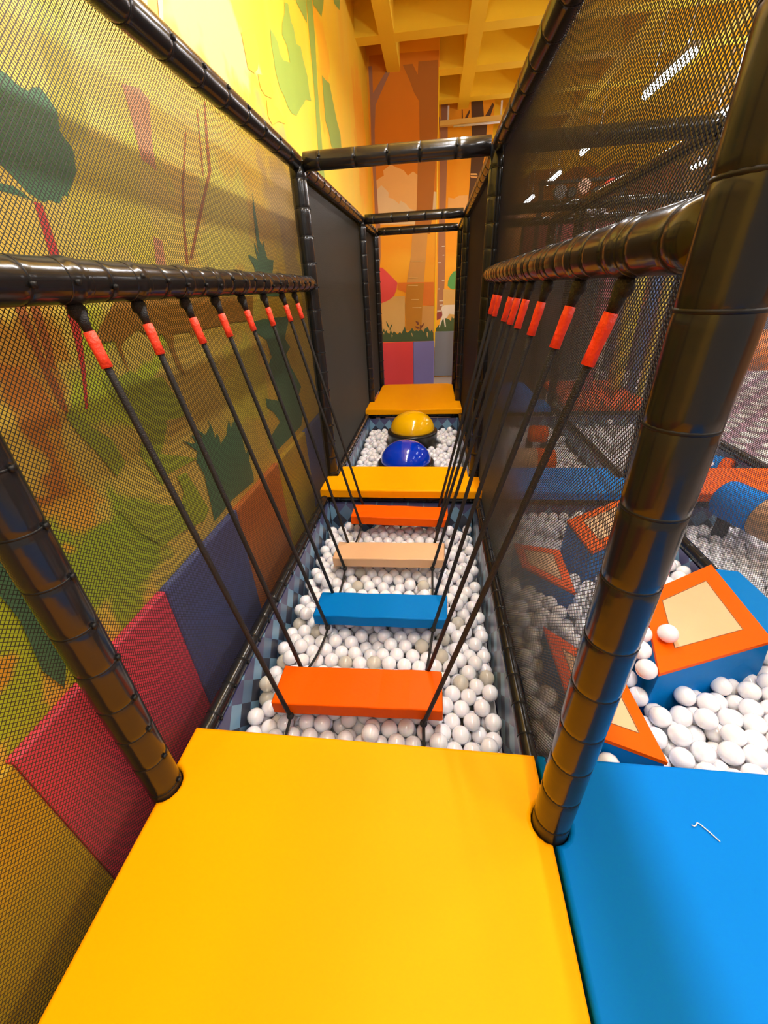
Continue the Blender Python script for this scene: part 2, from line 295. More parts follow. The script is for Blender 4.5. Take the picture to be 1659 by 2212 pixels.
MURAL_FAR = [
  ('painted_backdrop','p_dorange',[(-0.783,4.405),(0.256,4.378),(0.248,2.813),(0.255,2.471),(-0.794,2.532)]),
  ('painted_cloud','p_peach',[(-0.762,2.93),(-0.68,2.971),(-0.62,2.99),(-0.627,3.059),(-0.498,3.128),(-0.421,3.09),(-0.287,3.04),(-0.22,2.965),(-0.132,3.015),(-0.055,2.962),(-0.056,2.46),(-0.137,2.334),(-0.73,2.366),(-0.749,2.789)]),
  ('painted_cloud','p_pale',[(-0.748,2.817),(-0.665,2.868),(-0.588,2.803),(-0.546,2.761),(-0.553,2.698),(-0.483,2.678),(-0.375,2.6),(-0.344,2.641),(-0.255,2.593),(-0.196,2.525),(-0.096,2.495),(-0.097,2.298),(-0.731,2.333)]),
  ('painted_cloud','p_pale',[(0.17,2.702),(0.219,2.73),(0.262,2.72),(0.268,2.442),(0.154,2.448)]),
  ('painted_trunk','p_brown2',[(-0.278,4.264),(-0.132,4.265),(-0.053,4.141),(-0.043,4.283),(0.242,4.275),(0.263,3.531),(0.238,3.238),(0.224,2.944),(0.194,2.446),(0.158,2.15),(-0.118,2.165),(-0.076,2.526),(-0.055,3.111),(-0.026,3.398),(-0.032,3.849),(-0.107,3.946),(-0.178,4.093)]),
  ('painted_trunk','p_tan2',[(-0.141,2.261),(0.12,2.27),(0.101,1.955),(0.067,1.575),(0.039,1.172),(0.016,0.819),(0.009,0.599),(-0.284,0.609),(-0.301,1.046),(-0.264,1.403),(-0.182,1.844)]),
  ('painted_sapling','p_mauve',[(-0.8,4.291),(-0.742,4.289),(-0.745,3.995),(-0.475,4.28),(-0.422,4.276),(-0.712,3.86),(-0.743,3.561),(-0.753,3.157),(-0.744,2.694),(-0.735,2.266),(-0.797,2.269),(-0.796,2.855),(-0.809,3.308),(-0.795,3.866)]),
  ('painted_sapling','p_mauve',[(-0.792,2.344),(-0.711,2.34),(-0.726,1.871),(-0.764,1.559),(-0.766,1.744),(-0.774,2.124)]),
  ('painted_band','p_rorange',[(-0.434,1.435),(0.236,1.415),(0.243,1.025),(0.031,1.047),(-0.25,1.253),(-0.437,1.329)]),
  ('painted_shade','p_tan',[(-0.746,1.12),(-0.566,1.211),(-0.298,1.214),(-0.309,0.58),(-0.753,0.595)]),
  ('painted_shade','p_tan2',[(0.023,1.033),(0.251,1.024),(0.251,0.591),(0.014,0.599)]),
  ('painted_pennant','p_hotpink',[(-0.758,1.691),(-0.704,1.682),(-0.629,1.62),(-0.525,1.522),(-0.434,1.435),(-0.452,1.33),(-0.503,1.222),(-0.6,1.156),(-0.73,1.112),(-0.786,1.107)]),
  ('painted_trunk','p_brown3',[(-0.261,1.403),(0.057,1.409),(0.031,1.033),(0.009,0.614),(-0.284,0.624),(-0.301,1.046)]),
  ('painted_grass','p_dgreen2',[(-0.775,0.656),(-0.753,0.61),(-0.717,0.669),(-0.703,0.608),(-0.669,0.637),(-0.654,0.591),(-0.613,0.575),(-0.586,0.649),(-0.556,0.573),(-0.521,0.617),(-0.457,0.555),(-0.407,0.598),(-0.375,0.567),(-0.307,0.699),(-0.292,0.61),(-0.268,0.579),(-0.194,0.621),(-0.169,0.665),(-0.129,0.604),(-0.08,0.617),(-0.048,0.601),(0.001,0.629),(0.05,0.583),(0.081,0.642),(0.13,0.669),(0.179,0.579),(0.211,0.622),(0.241,0.562),(0.246,0.418),(-0.786,0.425)]),
  ('painted_sprig','p_dgreen2',[(-0.674,0.8),(-0.647,0.77),(-0.609,0.687),(-0.618,0.665),(-0.657,0.726)]),
  ('painted_sprig','p_dgreen2',[(-0.55,0.752),(-0.559,0.708),(-0.6,0.635),(-0.611,0.65),(-0.584,0.709)]),
  ('painted_sprig','p_sprig',[(-0.104,0.78),(-0.048,0.764),(-0.032,0.712),(-0.064,0.706)]),
  ('painted_sprig','p_sprig',[(-0.12,0.693),(-0.048,0.676),(-0.007,0.645),(-0.072,0.639)]),
  ('painted_sprig','p_sprig',[(0.057,0.745),(0.052,0.694),(0.009,0.651),(0.001,0.681)]),
  ('painted_sprig','p_sprig',[(-0.016,0.704),(0.001,0.703),(0.014,0.614),(-0.012,0.615)]),
  ('painted_bark_mark','p_tan',[(-0.186,1.765),(0.051,1.756),(0.036,1.742),(-0.171,1.754)]),
  ('painted_bark_mark','p_tan',[(-0.231,1.508),(-0.055,1.502),(-0.07,1.487),(-0.216,1.496)]),
  ('painted_bark_mark','p_tan',[(-0.248,1.385),(-0.047,1.379),(-0.063,1.364),(-0.233,1.374)]),
  ('painted_bark_mark','p_tan',[(-0.189,1.152),(-0.032,1.149),(-0.047,1.133),(-0.173,1.14)]),
  ('painted_bark_mark','p_tan',[(-0.166,1.018),(0.016,1.014),(-0.0,0.997),(-0.15,1.006)]),
  ('painted_grass_highlight','p_tan',[(-0.736,0.609),(-0.712,0.601),(-0.722,0.556)]),
  ('painted_grass_highlight','p_tan',[(-0.573,0.559),(-0.548,0.543),(-0.566,0.498)]),
  ('painted_grass_highlight','p_tan',[(-0.186,0.576),(-0.17,0.568),(-0.154,0.503),(-0.17,0.515)]),
  ('painted_grass_highlight','p_tan',[(0.114,0.581),(0.139,0.565),(0.132,0.476),(0.115,0.521)]),
]
MURAL_SIDE = [
  ('painted_trunk','p_mauve',[(0.32,4.303),(0.442,4.294),(0.455,3.852),(0.458,3.437),(0.453,2.886),(0.448,2.297),(0.326,2.304),(0.318,3.082),(0.314,3.895),(0.26,4.114),(0.292,4.128),(0.327,4.06)]),
  ('painted_trunk','p_mauve',[(0.313,2.418),(0.461,2.41),(0.477,1.907),(0.474,1.439),(0.459,1.03),(0.45,0.688),(0.316,0.693),(0.316,1.119),(0.32,1.761)]),
  ('painted_trunk','p_dbrown',[(0.869,4.302),(1.08,4.294),(1.12,4.052),(1.263,4.249),(1.298,4.215),(1.183,3.933),(1.18,3.564),(1.129,3.215),(1.04,2.852),(1.018,2.467),(0.887,2.474),(0.918,3.137),(0.917,3.752)]),
  ('painted_sapling','p_dbrown',[(0.702,4.195),(0.719,4.194),(0.735,4.031),(0.842,4.185),(0.857,4.152),(0.748,3.948),(0.717,3.95)]),
  ('painted_cloud','p_peach',[(0.5,2.903),(0.618,2.877),(0.71,2.918),(0.885,2.917),(0.893,2.572),(0.487,2.595)]),
  ('painted_shade','p_tan',[(0.451,1.278),(0.701,1.251),(0.728,0.626),(0.451,0.636)]),
  ('painted_bush','p_green',[(0.891,1.641),(0.73,1.625),(0.659,1.605),(0.589,1.529),(0.547,1.436),(0.541,1.339),(0.598,1.288),(0.655,1.261),(0.71,1.267),(0.911,1.275)]),
  ('painted_grass','p_dgreen2',[(0.301,0.482),(0.376,0.568),(0.45,0.671),(0.487,0.704),(0.545,0.685),(0.593,0.666),(0.642,0.629),(0.657,0.733),(0.678,0.68),(0.94,0.74),(0.959,0.401),(0.302,0.42)]),
  ('painted_bush','p_plum',[(0.314,0.797),(0.379,0.829),(0.427,0.81),(0.438,0.758),(0.374,0.674),(0.317,0.658)]),
  ('painted_deer','p_white',[(0.928,0.952),(0.742,0.96),(0.479,0.961),(0.424,0.93),(0.41,0.871),(0.436,0.827),(0.444,0.758),(0.394,0.638),(0.368,0.507),(0.387,0.506),(0.441,0.654),(0.469,0.688),(0.503,0.511),(0.532,0.51),(0.503,0.686),(0.545,0.702),(0.599,0.778),(0.751,0.755),(0.939,0.757)]),
  ('painted_bark_mark','p_white',[(0.392,2.086),(0.454,2.086),(0.454,2.071),(0.392,2.072)]),
  ('painted_bark_mark','p_white',[(0.414,1.924),(0.45,1.925),(0.45,1.91),(0.415,1.91)]),
  ('painted_bark_mark','p_white',[(0.319,1.794),(0.382,1.794),(0.382,1.778),(0.319,1.78)]),
  ('painted_bark_mark','p_white',[(0.41,1.448),(0.464,1.449),(0.465,1.433),(0.41,1.434)]),
  ('painted_bark_mark','p_white',[(0.331,1.293),(0.368,1.295),(0.368,1.278),(0.331,1.278)]),
  ('painted_bark_mark','p_white',[(0.364,1.057),(0.458,1.056),(0.458,1.04),(0.365,1.042)]),
  ('painted_bark_mark','p_white',[(0.376,0.972),(0.451,0.973),(0.451,0.956),(0.376,0.957)]),
  ('painted_bark_mark','p_white',[(0.322,0.855),(0.407,0.856),(0.408,0.838),(0.322,0.84)]),
  ('painted_bark_mark','p_peach',[(0.922,3.255),(1.036,3.248),(1.06,3.219),(0.923,3.228)]),
  ('painted_bark_mark','p_peach',[(0.92,3.21),(1.062,3.197),(1.041,3.175),(0.93,3.191)]),
]
MURAL_BLOBS = [(0.26, 1.05, 0.16, 0.32, (0.62, 0.22, 0.02)), (0.32, 0.86, 0.12, 0.16, (0.8, 0.42, 0.03)), (0.36, 0.57, 0.3, 0.22, (0.36, 0.46, 0.02)), (0.15, 0.57, 0.1, 0.2, (0.85, 0.42, 0.02)), (0.79, 1.1, 0.2, 0.25, (0.55, 0.62, 0.03)), (0.46, 1.25, 0.1, 0.2, (0.62, 0.3, 0.03)), (1.0, 1.67, 0.3, 0.3, (0.7, 0.56, 0.05)), (1.84, 1.62, 0.45, 0.3, (0.7, 0.58, 0.08)), (2.86, 1.81, 0.4, 0.5, (0.55, 0.34, 0.08)), (0.82, 2.0, 0.16, 0.2, (0.5, 0.42, 0.03)), (-0.06, 0.49, 0.12, 0.2, (0.52, 0.6, 0.02)), (1.75, 0.97, 0.3, 0.35, (0.7, 0.58, 0.05)), (1.01, 0.91, 0.25, 0.2, (0.72, 0.5, 0.08)), (2.12, 2.54, 0.5, 0.3, (0.66, 0.5, 0.2)), (4.64, 3.12, 0.4, 0.5, (0.9, 0.46, 0.0)), (6.92, 3.23, 0.5, 0.8, (0.9, 0.4, 0.0)), (3.52, 2.42, 0.5, 0.3, (0.8, 0.52, 0.03))]  # mural tones; the pale upper blob is lamp light put into the colour
# ================================================================ THE ROOM
XW, YF, Y2, ZF, ZC = -.83, 7.9, 9.67, -.6, 4.2
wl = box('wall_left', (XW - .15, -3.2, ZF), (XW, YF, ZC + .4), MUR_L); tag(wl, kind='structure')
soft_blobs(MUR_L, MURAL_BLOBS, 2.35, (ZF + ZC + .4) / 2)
wf = box('wall_back', (XW - .15, YF, ZF), (.268, YF + .2, ZC + .4), MUR_F); tag(wf, kind='structure')
ws = box('wall_recess', (-.2, Y2, ZF), (1.30, Y2 + .2, ZC + .4), MUR_F); tag(ws, kind='structure')
YPAINT = mat('yellow_paint', (0.85, 0.50, 0.0), 0.5)
wr = box('wall_reveal', (.2, YF + .2, ZF), (.268, Y2, ZC + .4), YPAINT); tag(wr, kind='structure')
box('corner_strip', (.258, YF - .006, ZF + .9), (.275, YF + .02, ZC), mat('strip_yellow', (1.0, .68, 0.0), .4), wf)
fl = box('floor', (XW - .15, -3.2, ZF - .1), (9.0, 16.2, ZF), FLOORM); tag(fl, kind='structure')
we = box('wall_end', (-.2, 16.0, ZF), (9.0, 16.2, ZC + .4), MUR_H); tag(we, kind='structure')
wh = box('wall_right', (8.8, -3.2, ZF), (9.0, 16.0, ZC + .4), MUR_H); tag(wh, kind='structure')
ce = box('ceiling', (XW - .15, -3.2, ZC + .38), (9.0, 16.2, ZC + .5), CEILM); tag(ce, kind='structure')
for i in range(9):
    x = -.42 + i * 1.14
    box('ceiling_beam', (x - .10, -3.2, ZC), (x + .10, 16.0, ZC + .39), CEILM, ce)
for j in range(17):
    y = -2.2 + j * 1.145
    if y < 15.9: box('ceiling_cross_beam', (XW, y - .11, ZC + .003), (8.8, y + .11, ZC + .385), CEILM, ce)
# printed mural shapes (flat print on the walls)
for k, (n, m, pts) in enumerate(MURAL_LEFT): poly_patch(n, [(XW + .0006 + .00012 * k, y, z) for y, z in pts], PMAT(m), wl)
for k, (n, m, pts) in enumerate(MURAL_FAR): poly_patch(n, [(min(x, .266), YF - .001 - .0004 * k, z) for x, z in pts], PMAT(m), wf)
for k, (n, m, pts) in enumerate(MURAL_SIDE): poly_patch(n, [(min(max(x, .27), 1.29), Y2 - .001 - .0004 * k, z) for x, z in pts], PMAT(m), ws)
# soft dado panels along the foot of the walls
seq = ['green', 'orange', 'pink', 'yellow', 'pink', 'navy', 'orange', 'yellow', 'navy', 'pink', 'violet', 'yellow', 'pink', 'navy', 'orange', 'slate', 'yellow']
for i, c in enumerate(seq):
    y0 = -2.79 + i * .66
    if y0 + .66 > YF: break
    box('wall_panel', (XW, y0 + .002, ZF), (XW + .035, y0 + .658, .36), PANMAT(c), wl, .006, 1)
zq = .415
box('wall_panel', (XW + .036, YF - .035, ZF), (-.149, YF, zq), PANMAT('red'), wf, .006, 1)
box('wall_panel', (-.145, YF - .035, ZF), (.264, YF, zq), PANMAT('violet'), wf, .006, 1)
box('wall_panel', (.275, Y2 - .035, ZF + .02), (1.0, Y2, zq), PANMAT('slate'), ws, .006, 1)
box('wall_panel', (1.004, Y2 - .035, ZF + .02), (1.30, Y2, zq), PANMAT('red'), ws, .006, 1)
# cable tray with a tube under the ceiling in the recess
t = thing('cable_tray', (.3, 9.45, 3.93), 'long yellow cable tray high on the orange painted wall', 'cable tray')
box('tray', (.3, 9.40, 3.93), (1.6, 9.5, 4.0), mat('tray_yellow', (.75, .5, .12), .5), t)
tube('conduit', [(.55, 9.38, 3.90), (1.6, 9.38, 3.90)], .018, WMETAL, t, 8)
for x in (.45, 1.4): box('bracket', (x - .015, 9.43, 3.99), (x + .015, 9.46, ZC), WMETAL, t)

# ---------------------------------------------------------------- lamps
def lamp(x, y, z, label, upf=.10, power=LAMP_POWER, ln=1.2):
    t = thing('batten_lamp', (x, y, z), label, 'lamp', None)
    box('housing', (x - .045, y, z + .035), (x + .045, y + ln, z + .09), WMETAL, t)
    tube('lamp_tube', [(x, y + .02, z), (x, y + ln - .02, z)], .05, TUBE, t, 10)
    for yy in (y + .2, y + ln - .2): box('rod', (x - .006, yy - .006, z + .09), (x + .006, yy + .006, ZC + .39), WMETAL, t)
    ld = bpy.data.lights.new('lamp_light', 'AREA'); ld.shape = 'RECTANGLE'; ld.size = .10; ld.size_y = ln; ld.energy = power; ld.color = (.98, .98, 1.0)
    lo = bpy.data.objects.new('lamp_light', ld); C.objects.link(lo); lo.parent = t; lo.location = (0, ln / 2, -.055)
    l2 = ld.copy(); l2.energy = power * upf; lo = bpy.data.objects.new('lamp_uplight', l2); C.objects.link(lo); lo.parent = t; lo.location = (0, ln / 2, .10); lo.rotation_euler = (PI, 0, 0)
for i, y in enumerate((-2.6, -.9, .8, 2.5)):  # corridor row added out of view to light the pit, mats and left wall
    lamp(.5, y, 3.5, power=LAMP_POWER * (.55, .62, .8, .95)[i], upf=1.1, label='added unseen batten lamp above the rope step corridor, %s from the camera end' % ['first', 'second', 'third', 'fourth'][i])
for i, (x, y) in enumerate(((3.07, -2.2), (3.07, .4), (3.07, 3.0), (3.07, 6.1), (3.07, 8.85), (3.07, 11.59), (3.07, 14.4), (4.69, 7.6), (5.8, -1), (5.8, 2), (6.2, 5), (6.2, 11))):
    lamp(x, y, 3.5, ['white batten lamp over the right pit behind the camera', 'white batten lamp over the blue mat', 'white batten lamp over the orange platform mat',
        'large bright batten lamp seen through the upper right net', 'bright batten lamp just under the upper black crossbar', 'short bright batten lamp third along the row seen through the net',
        'smallest far batten lamp at the end of the row', 'bright lamp tip beside the near right post', 'white batten lamp over the hall near the camera', 'white batten lamp over the middle of the hall',
        'white batten lamp over the dotted play floor', 'white batten lamp deep in the right hall'][i], power=LAMP_POWER * (1.3 if i < 4 else 1.4))

# ================================================================ THE PLAY FRAME
G = 'black padded pipes of the play frame'
Z_T, Z_H, Y1, YB, YC = 2.05, 1.41, 2.47, 4.93, 6.16
side = {-.6: 'left', .6: 'right', 1.8: 'second right', 3.0: 'far right'}
rowname = {0: 'nearest', Y1: 'second', YB: 'third', YC: 'fourth', -1.23: 'rearmost'}
posts = [(-.6, 0), (.6, 0), (-.6, Y1), (.6, Y1), (-.6, YB), (.6, YB), (-.6, YC), (.6, YC), (1.8, Y1), (1.8, YB), (1.8, YC), (3.0, Y1), (3.0, YB), (3.0, YC)]
plab = ['black padded post at the near left corner of the yellow mat', 'big black padded post between the yellow mat and the blue mat',
        'black padded post at the left end of the second yellow mat', 'black padded post at the right end of the second yellow mat',
        'black padded post at the left of the third yellow mat', 'black padded post at the right of the third yellow mat',
        'thin far black post left of the red wall panel', 'thin far black post right of the grey wall panel',
        'black padded post where the blue platform meets the orange one', 'black padded post beside the far orange mat seen through the net',
        'thin dark far post seen through the net behind the blue far mat', 'black padded post at the right end of the orange platform',
        'black padded post right of the pink and yellow columns', 'thin dark farthest post in the right hall']
for (x, y), lb in zip(posts, plab):
    pipe((x, y, ZF), (x, y, Z_T if y else Z_T + .02), .05, lb, step=.14, cat='post', name='padded_post', phase=.62 if (x, y) == (.6, 0) else .5, head=-1.3)
def rail(p0, p1, lb, r=.05, step=.2, **k): return pipe(p0, p1, r, lb, step=step, cat='rail', name='padded_rail', **k)
for X, s in ((-.6, 'left'), (.6, 'right'), (1.8, 'second right')):
    rail((X, -1.23 if X < 1 else 0, Z_T), (X, Y1 - .05, Z_T), 'long black top rail along the %s side, nearest length' % s, .045)
    rail((X, Y1 + .05, Z_T), (X, YB - .05, Z_T), 'black top rail along the %s side, middle length' % s, .045)
    rail((X, YB + .05, Z_T), (X, YC - .05, Z_T), 'short black top rail along the %s side, far length' % s, .045)
for y, s in ((Y1, 'nearest'), (YB, 'second'), (YC, 'farthest')):
    rail((-.55, y, Z_T), (.55, y, Z_T), '%s black padded crossbar overhead across the corridor' % s, .048)
    rail((.65, y, Z_T), (1.75, y, Z_T), '%s black overhead crossbar to the right of the corridor behind net' % s, .048)
    rail((1.85, y, Z_T), (2.95, y, Z_T), '%s black overhead crossbar of the far right bay' % s, .048)
for X in (-.6, .6):
    s = 'left' if X < 0 else 'right'
    rail((X, .05, Z_H), (X, Y1 - .03, Z_H), '%s black padded handrail that the step ropes hang from' % s, .047, step=.115)
for X, Y_0, Y_1, lb in ((-.6, .1, 2.42, 'black bottom rail along the left edge of the near ball pit'), (.6, .1, 2.42, 'black bottom rail between the near ball pit and the right pit'),
        (1.8, .1, 2.42, 'black bottom rail right of the orange framed block'), (-.6, 2.52, 4.88, 'black bottom rail left of the domes'), (.6, 2.52, 4.88, 'black bottom rail right of the domes'),
        (1.8, 2.52, 4.88, 'dark bottom rail between the far pits behind the net'), (3.0, .1, 2.42, 'black bottom rail at the outer right edge'), (3.0, 2.52, 4.88, 'black bottom rail beside the dotted play floor')):
    rail((X, Y_0, -.085), (X, Y_1, -.085), lb, .032, step=.13)
for X, a, b in ((0, -.57, .57), (1.2, .65, 1.75), (2.4, 1.85, 2.95)):
    w = {0: 'second yellow mat', 1.2: 'blue platform mat', 2.4: 'orange platform mat'}[X]
    rail((a, 2.21, -.098), (b, 2.21, -.098), 'black cross rail under the front of the %s' % w, .032, step=.17)
    w = {0: 'third yellow mat', 1.2: 'far blue mat', 2.4: 'far orange mat'}[X]
    rail((a, 4.56, -.098), (b, 4.56, -.098), 'black cross rail under the front of the %s' % w, .030, step=.2)

# ---------------------------------------------------------------- nets: real cords, crossed diagonally
def net(lo, hi, axis, val, label, pitch=.0088, w=.0018, th=.0014, bow=0.0):
    """axis 0: panel in the plane X=val spanning (Y,Z) lo..hi ; axis 1: plane Y=val spanning (X,Z)"""
    V, F = [], []
    a0, b0 = lo; a1, b1 = hi
    for s in (1, -1):
        dx, dy = math.cos(PI / 4), s * math.sin(PI / 4); nx, ny = -dy, dx
        cs = [nx * a + ny * b for a in (a0, a1) for b in (b0, b1)]
        k = math.ceil(min(cs) / pitch)
        while k * pitch < max(cs):
            c = k * pitch; k += 1
            # point nearest origin on line: c*n ; clip to rectangle
            t0, t1 = -1e9, 1e9; px, py = c * nx, c * ny
            for (pp, dd, l_, h_) in ((px, dx, a0, a1), (py, dy, b0, b1)):
                ta, tb = (l_ - pp) / dd, (h_ - pp) / dd
                if ta > tb: ta, tb = tb, ta
                t0 = max(t0, ta); t1 = min(t1, tb)
            if t1 - t0 < .004: continue
            n0 = len(V); nseg = 6 if bow else 1
            for i in range(nseg + 1):
                t = t0 + (t1 - t0) * i / nseg
                A, B = px + dx * t, py + dy * t
                bo = bow * 16 * ((A - a0) / (a1 - a0)) * (1 - (A - a0) / (a1 - a0)) * ((B - b0) / (b1 - b0)) * (1 - (B - b0) / (b1 - b0)) if bow else 0
                for (q, r_) in ((-w / 2, -th / 2), (w / 2, -th / 2), (w / 2, th / 2), (-w / 2, th / 2)):
                    aa, bb, cc = A + nx * q, B + ny * q, val + r_ + s * th * .3 + bo
                    V.append((cc, aa, bb) if axis == 0 else (aa, cc, bb))
            for i in range(nseg):
                for j in range(4):
                    j2 = (j + 1) % 4; F.append((n0 + i * 4 + j, n0 + i * 4 + j2, n0 + (i + 1) * 4 + j2, n0 + (i + 1) * 4 + j))
    P = (val, a0, b0) if axis == 0 else (a0, val, b0)
    e = thing('safety_net', P, label, 'net')
    o0 = Vector(P)
    o = mesh_obj('mesh', [Vector(v) - o0 for v in V], F, NET, e)
    o['kind'] = 'stuff'
    Q = (lambda a, b: (val, a, b)) if axis == 0 else (lambda a, b: (a, val, b))
    tube('edge_cord', [Q(a0, b0), Q(a0, b1), Q(a1, b1), Q(a1, b0), Q(a0, b0)], .0045, NET, e, 6)
    return e
net((-1.23, -.10), (-.005, 2.03), 0, -.635, 'black safety net at the lower left in front of the yellow wall panel', w=.0015, th=.0007)
net((.0, -.08), (2.47, 2.03), 0, -.625, 'large black safety net behind the left row of ropes', bow=-.02, w=.0015, th=.0008)
net((2.47, -.08), (4.93, 2.03), 0, -.625, 'dark safety net left of the domes', th=.0026)
net((4.93, -.08), (6.16, 2.03), 0, -.625, 'narrow far dark net left of the third yellow mat', th=.0026)
net((.055, -.08), (2.42, 2.03), 0, .625, 'large black safety net behind the right row of ropes', bow=.02, w=.0016, th=.0014)
net((2.52, -.08), (4.88, 2.03), 0, .625, 'dark safety net right of the domes', th=.0026)
net((4.98, -.08), (6.11, 2.03), 0, .625, 'narrow far dark net right of the third yellow mat', th=.0026)
net((.10, -.08), (2.42, 2.03), 0, 1.825, 'black net between the right pit and the outer pit with the roller', pitch=.010)
net((2.52, -.08), (4.88, 2.03), 0, 1.825, 'dark net between the two far right pits', pitch=.012, w=.0017)
net((2.52, -.08), (4.88, 2.03), 0, 3.02, 'fine net in front of the dotted play floor', pitch=.016, w=.0012)

# ================================================================ MATS
def mat_pad(pts, z0, z1, m, label, notch=(), bev=.014, name='padded_mat', cat='mat', group=None):
    e = thing(name, (pts[0][0], pts[0][1], z0), label, cat, group)
    bm = bmesh.new(); o0 = Vector((pts[0][0], pts[0][1], z0))
    vs = [bm.verts.new(Vector((x, y, z1)) - o0) for x, y in pts]
    f = bm.faces.new(vs); f.normal_update()
    if f.normal.z < 0: f.normal_flip()
    r = bmesh.ops.extrude_face_region(bm, geom=[f]); top = [g for g in r['geom'] if isinstance(g, bmesh.types.BMVert)]
    for v in vs: v.co.z = 0
    bm.normal_update()
    edges = [ed for ed in bm.edges if all(abs(v.co.z - (z1 - z0)) < 1e-6 for v in ed.verts)]
    bmesh.ops.bevel(bm, geom=edges, offset=bev, segments=3, profile=.5, affect='EDGES')
    bmesh.ops.recalc_face_normals(bm, faces=bm.faces[:])
    o = bm_obj('cushion', bm, m, e)
    me = o.data
    for p_ in me.polygons: p_.use_smooth = abs(p_.normal.z) < .999 and p_.area < .02
    return e
def notch_arc(cx, cy, r, a0, a1, n=8): return [(cx + r * math.cos(math.radians(a0 + (a1 - a0) * i / n)), cy + r * math.sin(math.radians(a0 + (a1 - a0) * i / n))) for i in range(n + 1)]
rn = .053
near = [(-.598, -2.6), (.597, -2.6)] + notch_arc(.6, 0, rn, 266, 94) + [(.596, .193), (-.598, .193)] + notch_arc(-.6, 0, rn, 88, -88)
e = mat_pad(near, -.065, 0, YEL, 'large bright yellow padded mat in the foreground')
box('base_board', (-.59, -2.6, -.12), (.59, .15, -.066), DARK, e)
blue = [(.604, -2.6), (1.9, -2.6), (1.9, .197), (.606, .193)] + notch_arc(.6, 0, rn, 86, -86)
e = mat_pad(blue, -.065, 0, BLU, 'large bright blue padded mat at the lower right')
box('base_board', (.62, -2.6, -.12), (1.88, .15, -.066), DARK, e)
def row_mat(xa, xb, ya, yb, m, lb, wide=.045, pole=Y1):
    pts = [(xa - wide, ya), (xb + wide, ya), (xb + wide, pole - .06), (xb - .058, pole - .055), (xb - .058, yb), (xa + .058, yb), (xa + .058, pole - .055), (xa - wide, pole - .06)]
    e = mat_pad(pts, -.065, 0, m, lb)
    box('base_board', (xa + .06, ya + .1, -.12), (xb - .06, yb - .02, -.066), DARK, e)
row_mat(-.6, .6, 2.145, 2.62, YEL, 'second yellow padded mat crossing the corridor beyond the rope steps', .03)
row_mat(.66, 1.74, 2.145, 2.61, BLU, 'blue padded platform mat right of the corridor seen through the net', .0)
row_mat(1.86, 3.0, 2.145, 2.61, ORG, 'orange padded platform mat at the right edge beyond the big post', .0)
def far_mat(xa, xb, m, lb, ya=4.47, yb=5.99):
    c = .08
    pts = [(xa, ya), (xb, ya), (xb, YB - .06), (xb - .06, YB - .05), (xb - .06, yb - c), (xb - .06 - c, yb), (xa + .06 + c, yb), (xa + .06, yb - c), (xa + .06, YB - .05), (xa, YB - .06)]
    e = mat_pad(pts, -.065, 0, m, lb)
    box('base_board', (xa + .07, ya + .12, -.12), (xb - .07, yb - .02, -.066), DARK, e)
far_mat(-.615, .615, YEL, 'third yellow padded mat farthest down the corridor in front of the red panel')
far_mat(.66, 1.70, BLU, 'far blue mat seen dimly through the right net', 4.5)
far_mat(1.88, 2.95, ORG, 'far orange mat with rounded corners seen through the right net', 4.52)
# white scrap of thread on the blue mat
tube('plastic_thread', [(.989, .026, .004), (.9945, .024, .004), (1.0, .026, .004), (1.007, .033, .005), (1.013, .031, .004), (1.03, .011, .004), (1.044, -.008, .004)], .0016, WMETAL, None, 6)
tag(bpy.data.objects['plastic_thread'], 'thin bent white thread lying on the blue mat', 'thread')

# ---------------------------------------------------------------- pit sides with harlequin print
def pit_wall(lo, hi, m, lb): return tag(box('pit_side_board', lo, hi, m), lb, 'board')
zt_, zb_ = -.115, ZF
pit_wall((-.632, .2, zb_), (-.572, 2.16, zt_), HARY, 'blue diamond printed board along the left side of the near pit')
pit_wall((.575, .2, zb_), (.625, 2.16, zt_), HARY, 'diamond printed board dividing the near pit from the right pit')
pit_wall((-.57, 2.165, zb_), (.57, 2.2, -.135), HARX, 'dark diamond printed board under the second yellow mat')
pit_wall((-.57, .13, zb_), (.57, .165, -.135), HARX, 'diamond printed board below the foreground yellow mat')
pit_wall((-.632, 2.65, zb_), (-.572, 4.5, zt_), HARY, 'blue diamond printed board left of the domes')
pit_wall((.575, 2.65, zb_), (.625, 4.5, zt_), HARY, 'diamond printed board right of the domes')
pit_wall((-.57, 4.50, zb_), (.57, 4.53, -.13), HARX, 'diamond printed board behind the yellow dome under the third mat')
pit_wall((-.57, 2.63, zb_), (.57, 2.66, -.13), HARX, 'diamond printed board at the near end of the dome pit')
pit_wall((.63, 2.165, zb_), (1.77, 2.2, -.135), HARX, 'diamond printed board under the blue platform mat')
pit_wall((.63, .13, zb_), (1.77, .165, -.135), HARX, 'diamond printed board below the large blue mat')
pit_wall((1.775, .2, zb_), (1.825, 2.16, zt_), HARY, 'diamond printed board between the right pit and the roller pit')
pit_wall((1.83, 2.165, zb_), (2.97, 2.2, -.135), HARX, 'diamond printed board under the orange platform mat')
pit_wall((1.775, 2.65, zb_), (1.825, 4.5, zt_), HARY, 'diamond printed board between the two far right pits')
pit_wall((2.975, 2.65, zb_), (3.025, 4.5, zt_), HARY, 'diamond printed board beside the dotted play floor')
pit_wall((2.975, .2, zb_), (3.025, 2.16, zt_), HARY, 'diamond printed board on the outer right side')
pit_wall((.63, 4.50, zb_), (1.77, 4.53, -.13), HARX, 'diamond printed board under the far blue mat')
pit_wall((1.83, 4.50, zb_), (2.97, 4.53, -.13), HARX, 'diamond printed board under the far orange mat')
pit_wall((.63, 2.63, zb_), (1.77, 2.66, -.13), HARX, 'diamond printed board at the near end of the barrel pit')
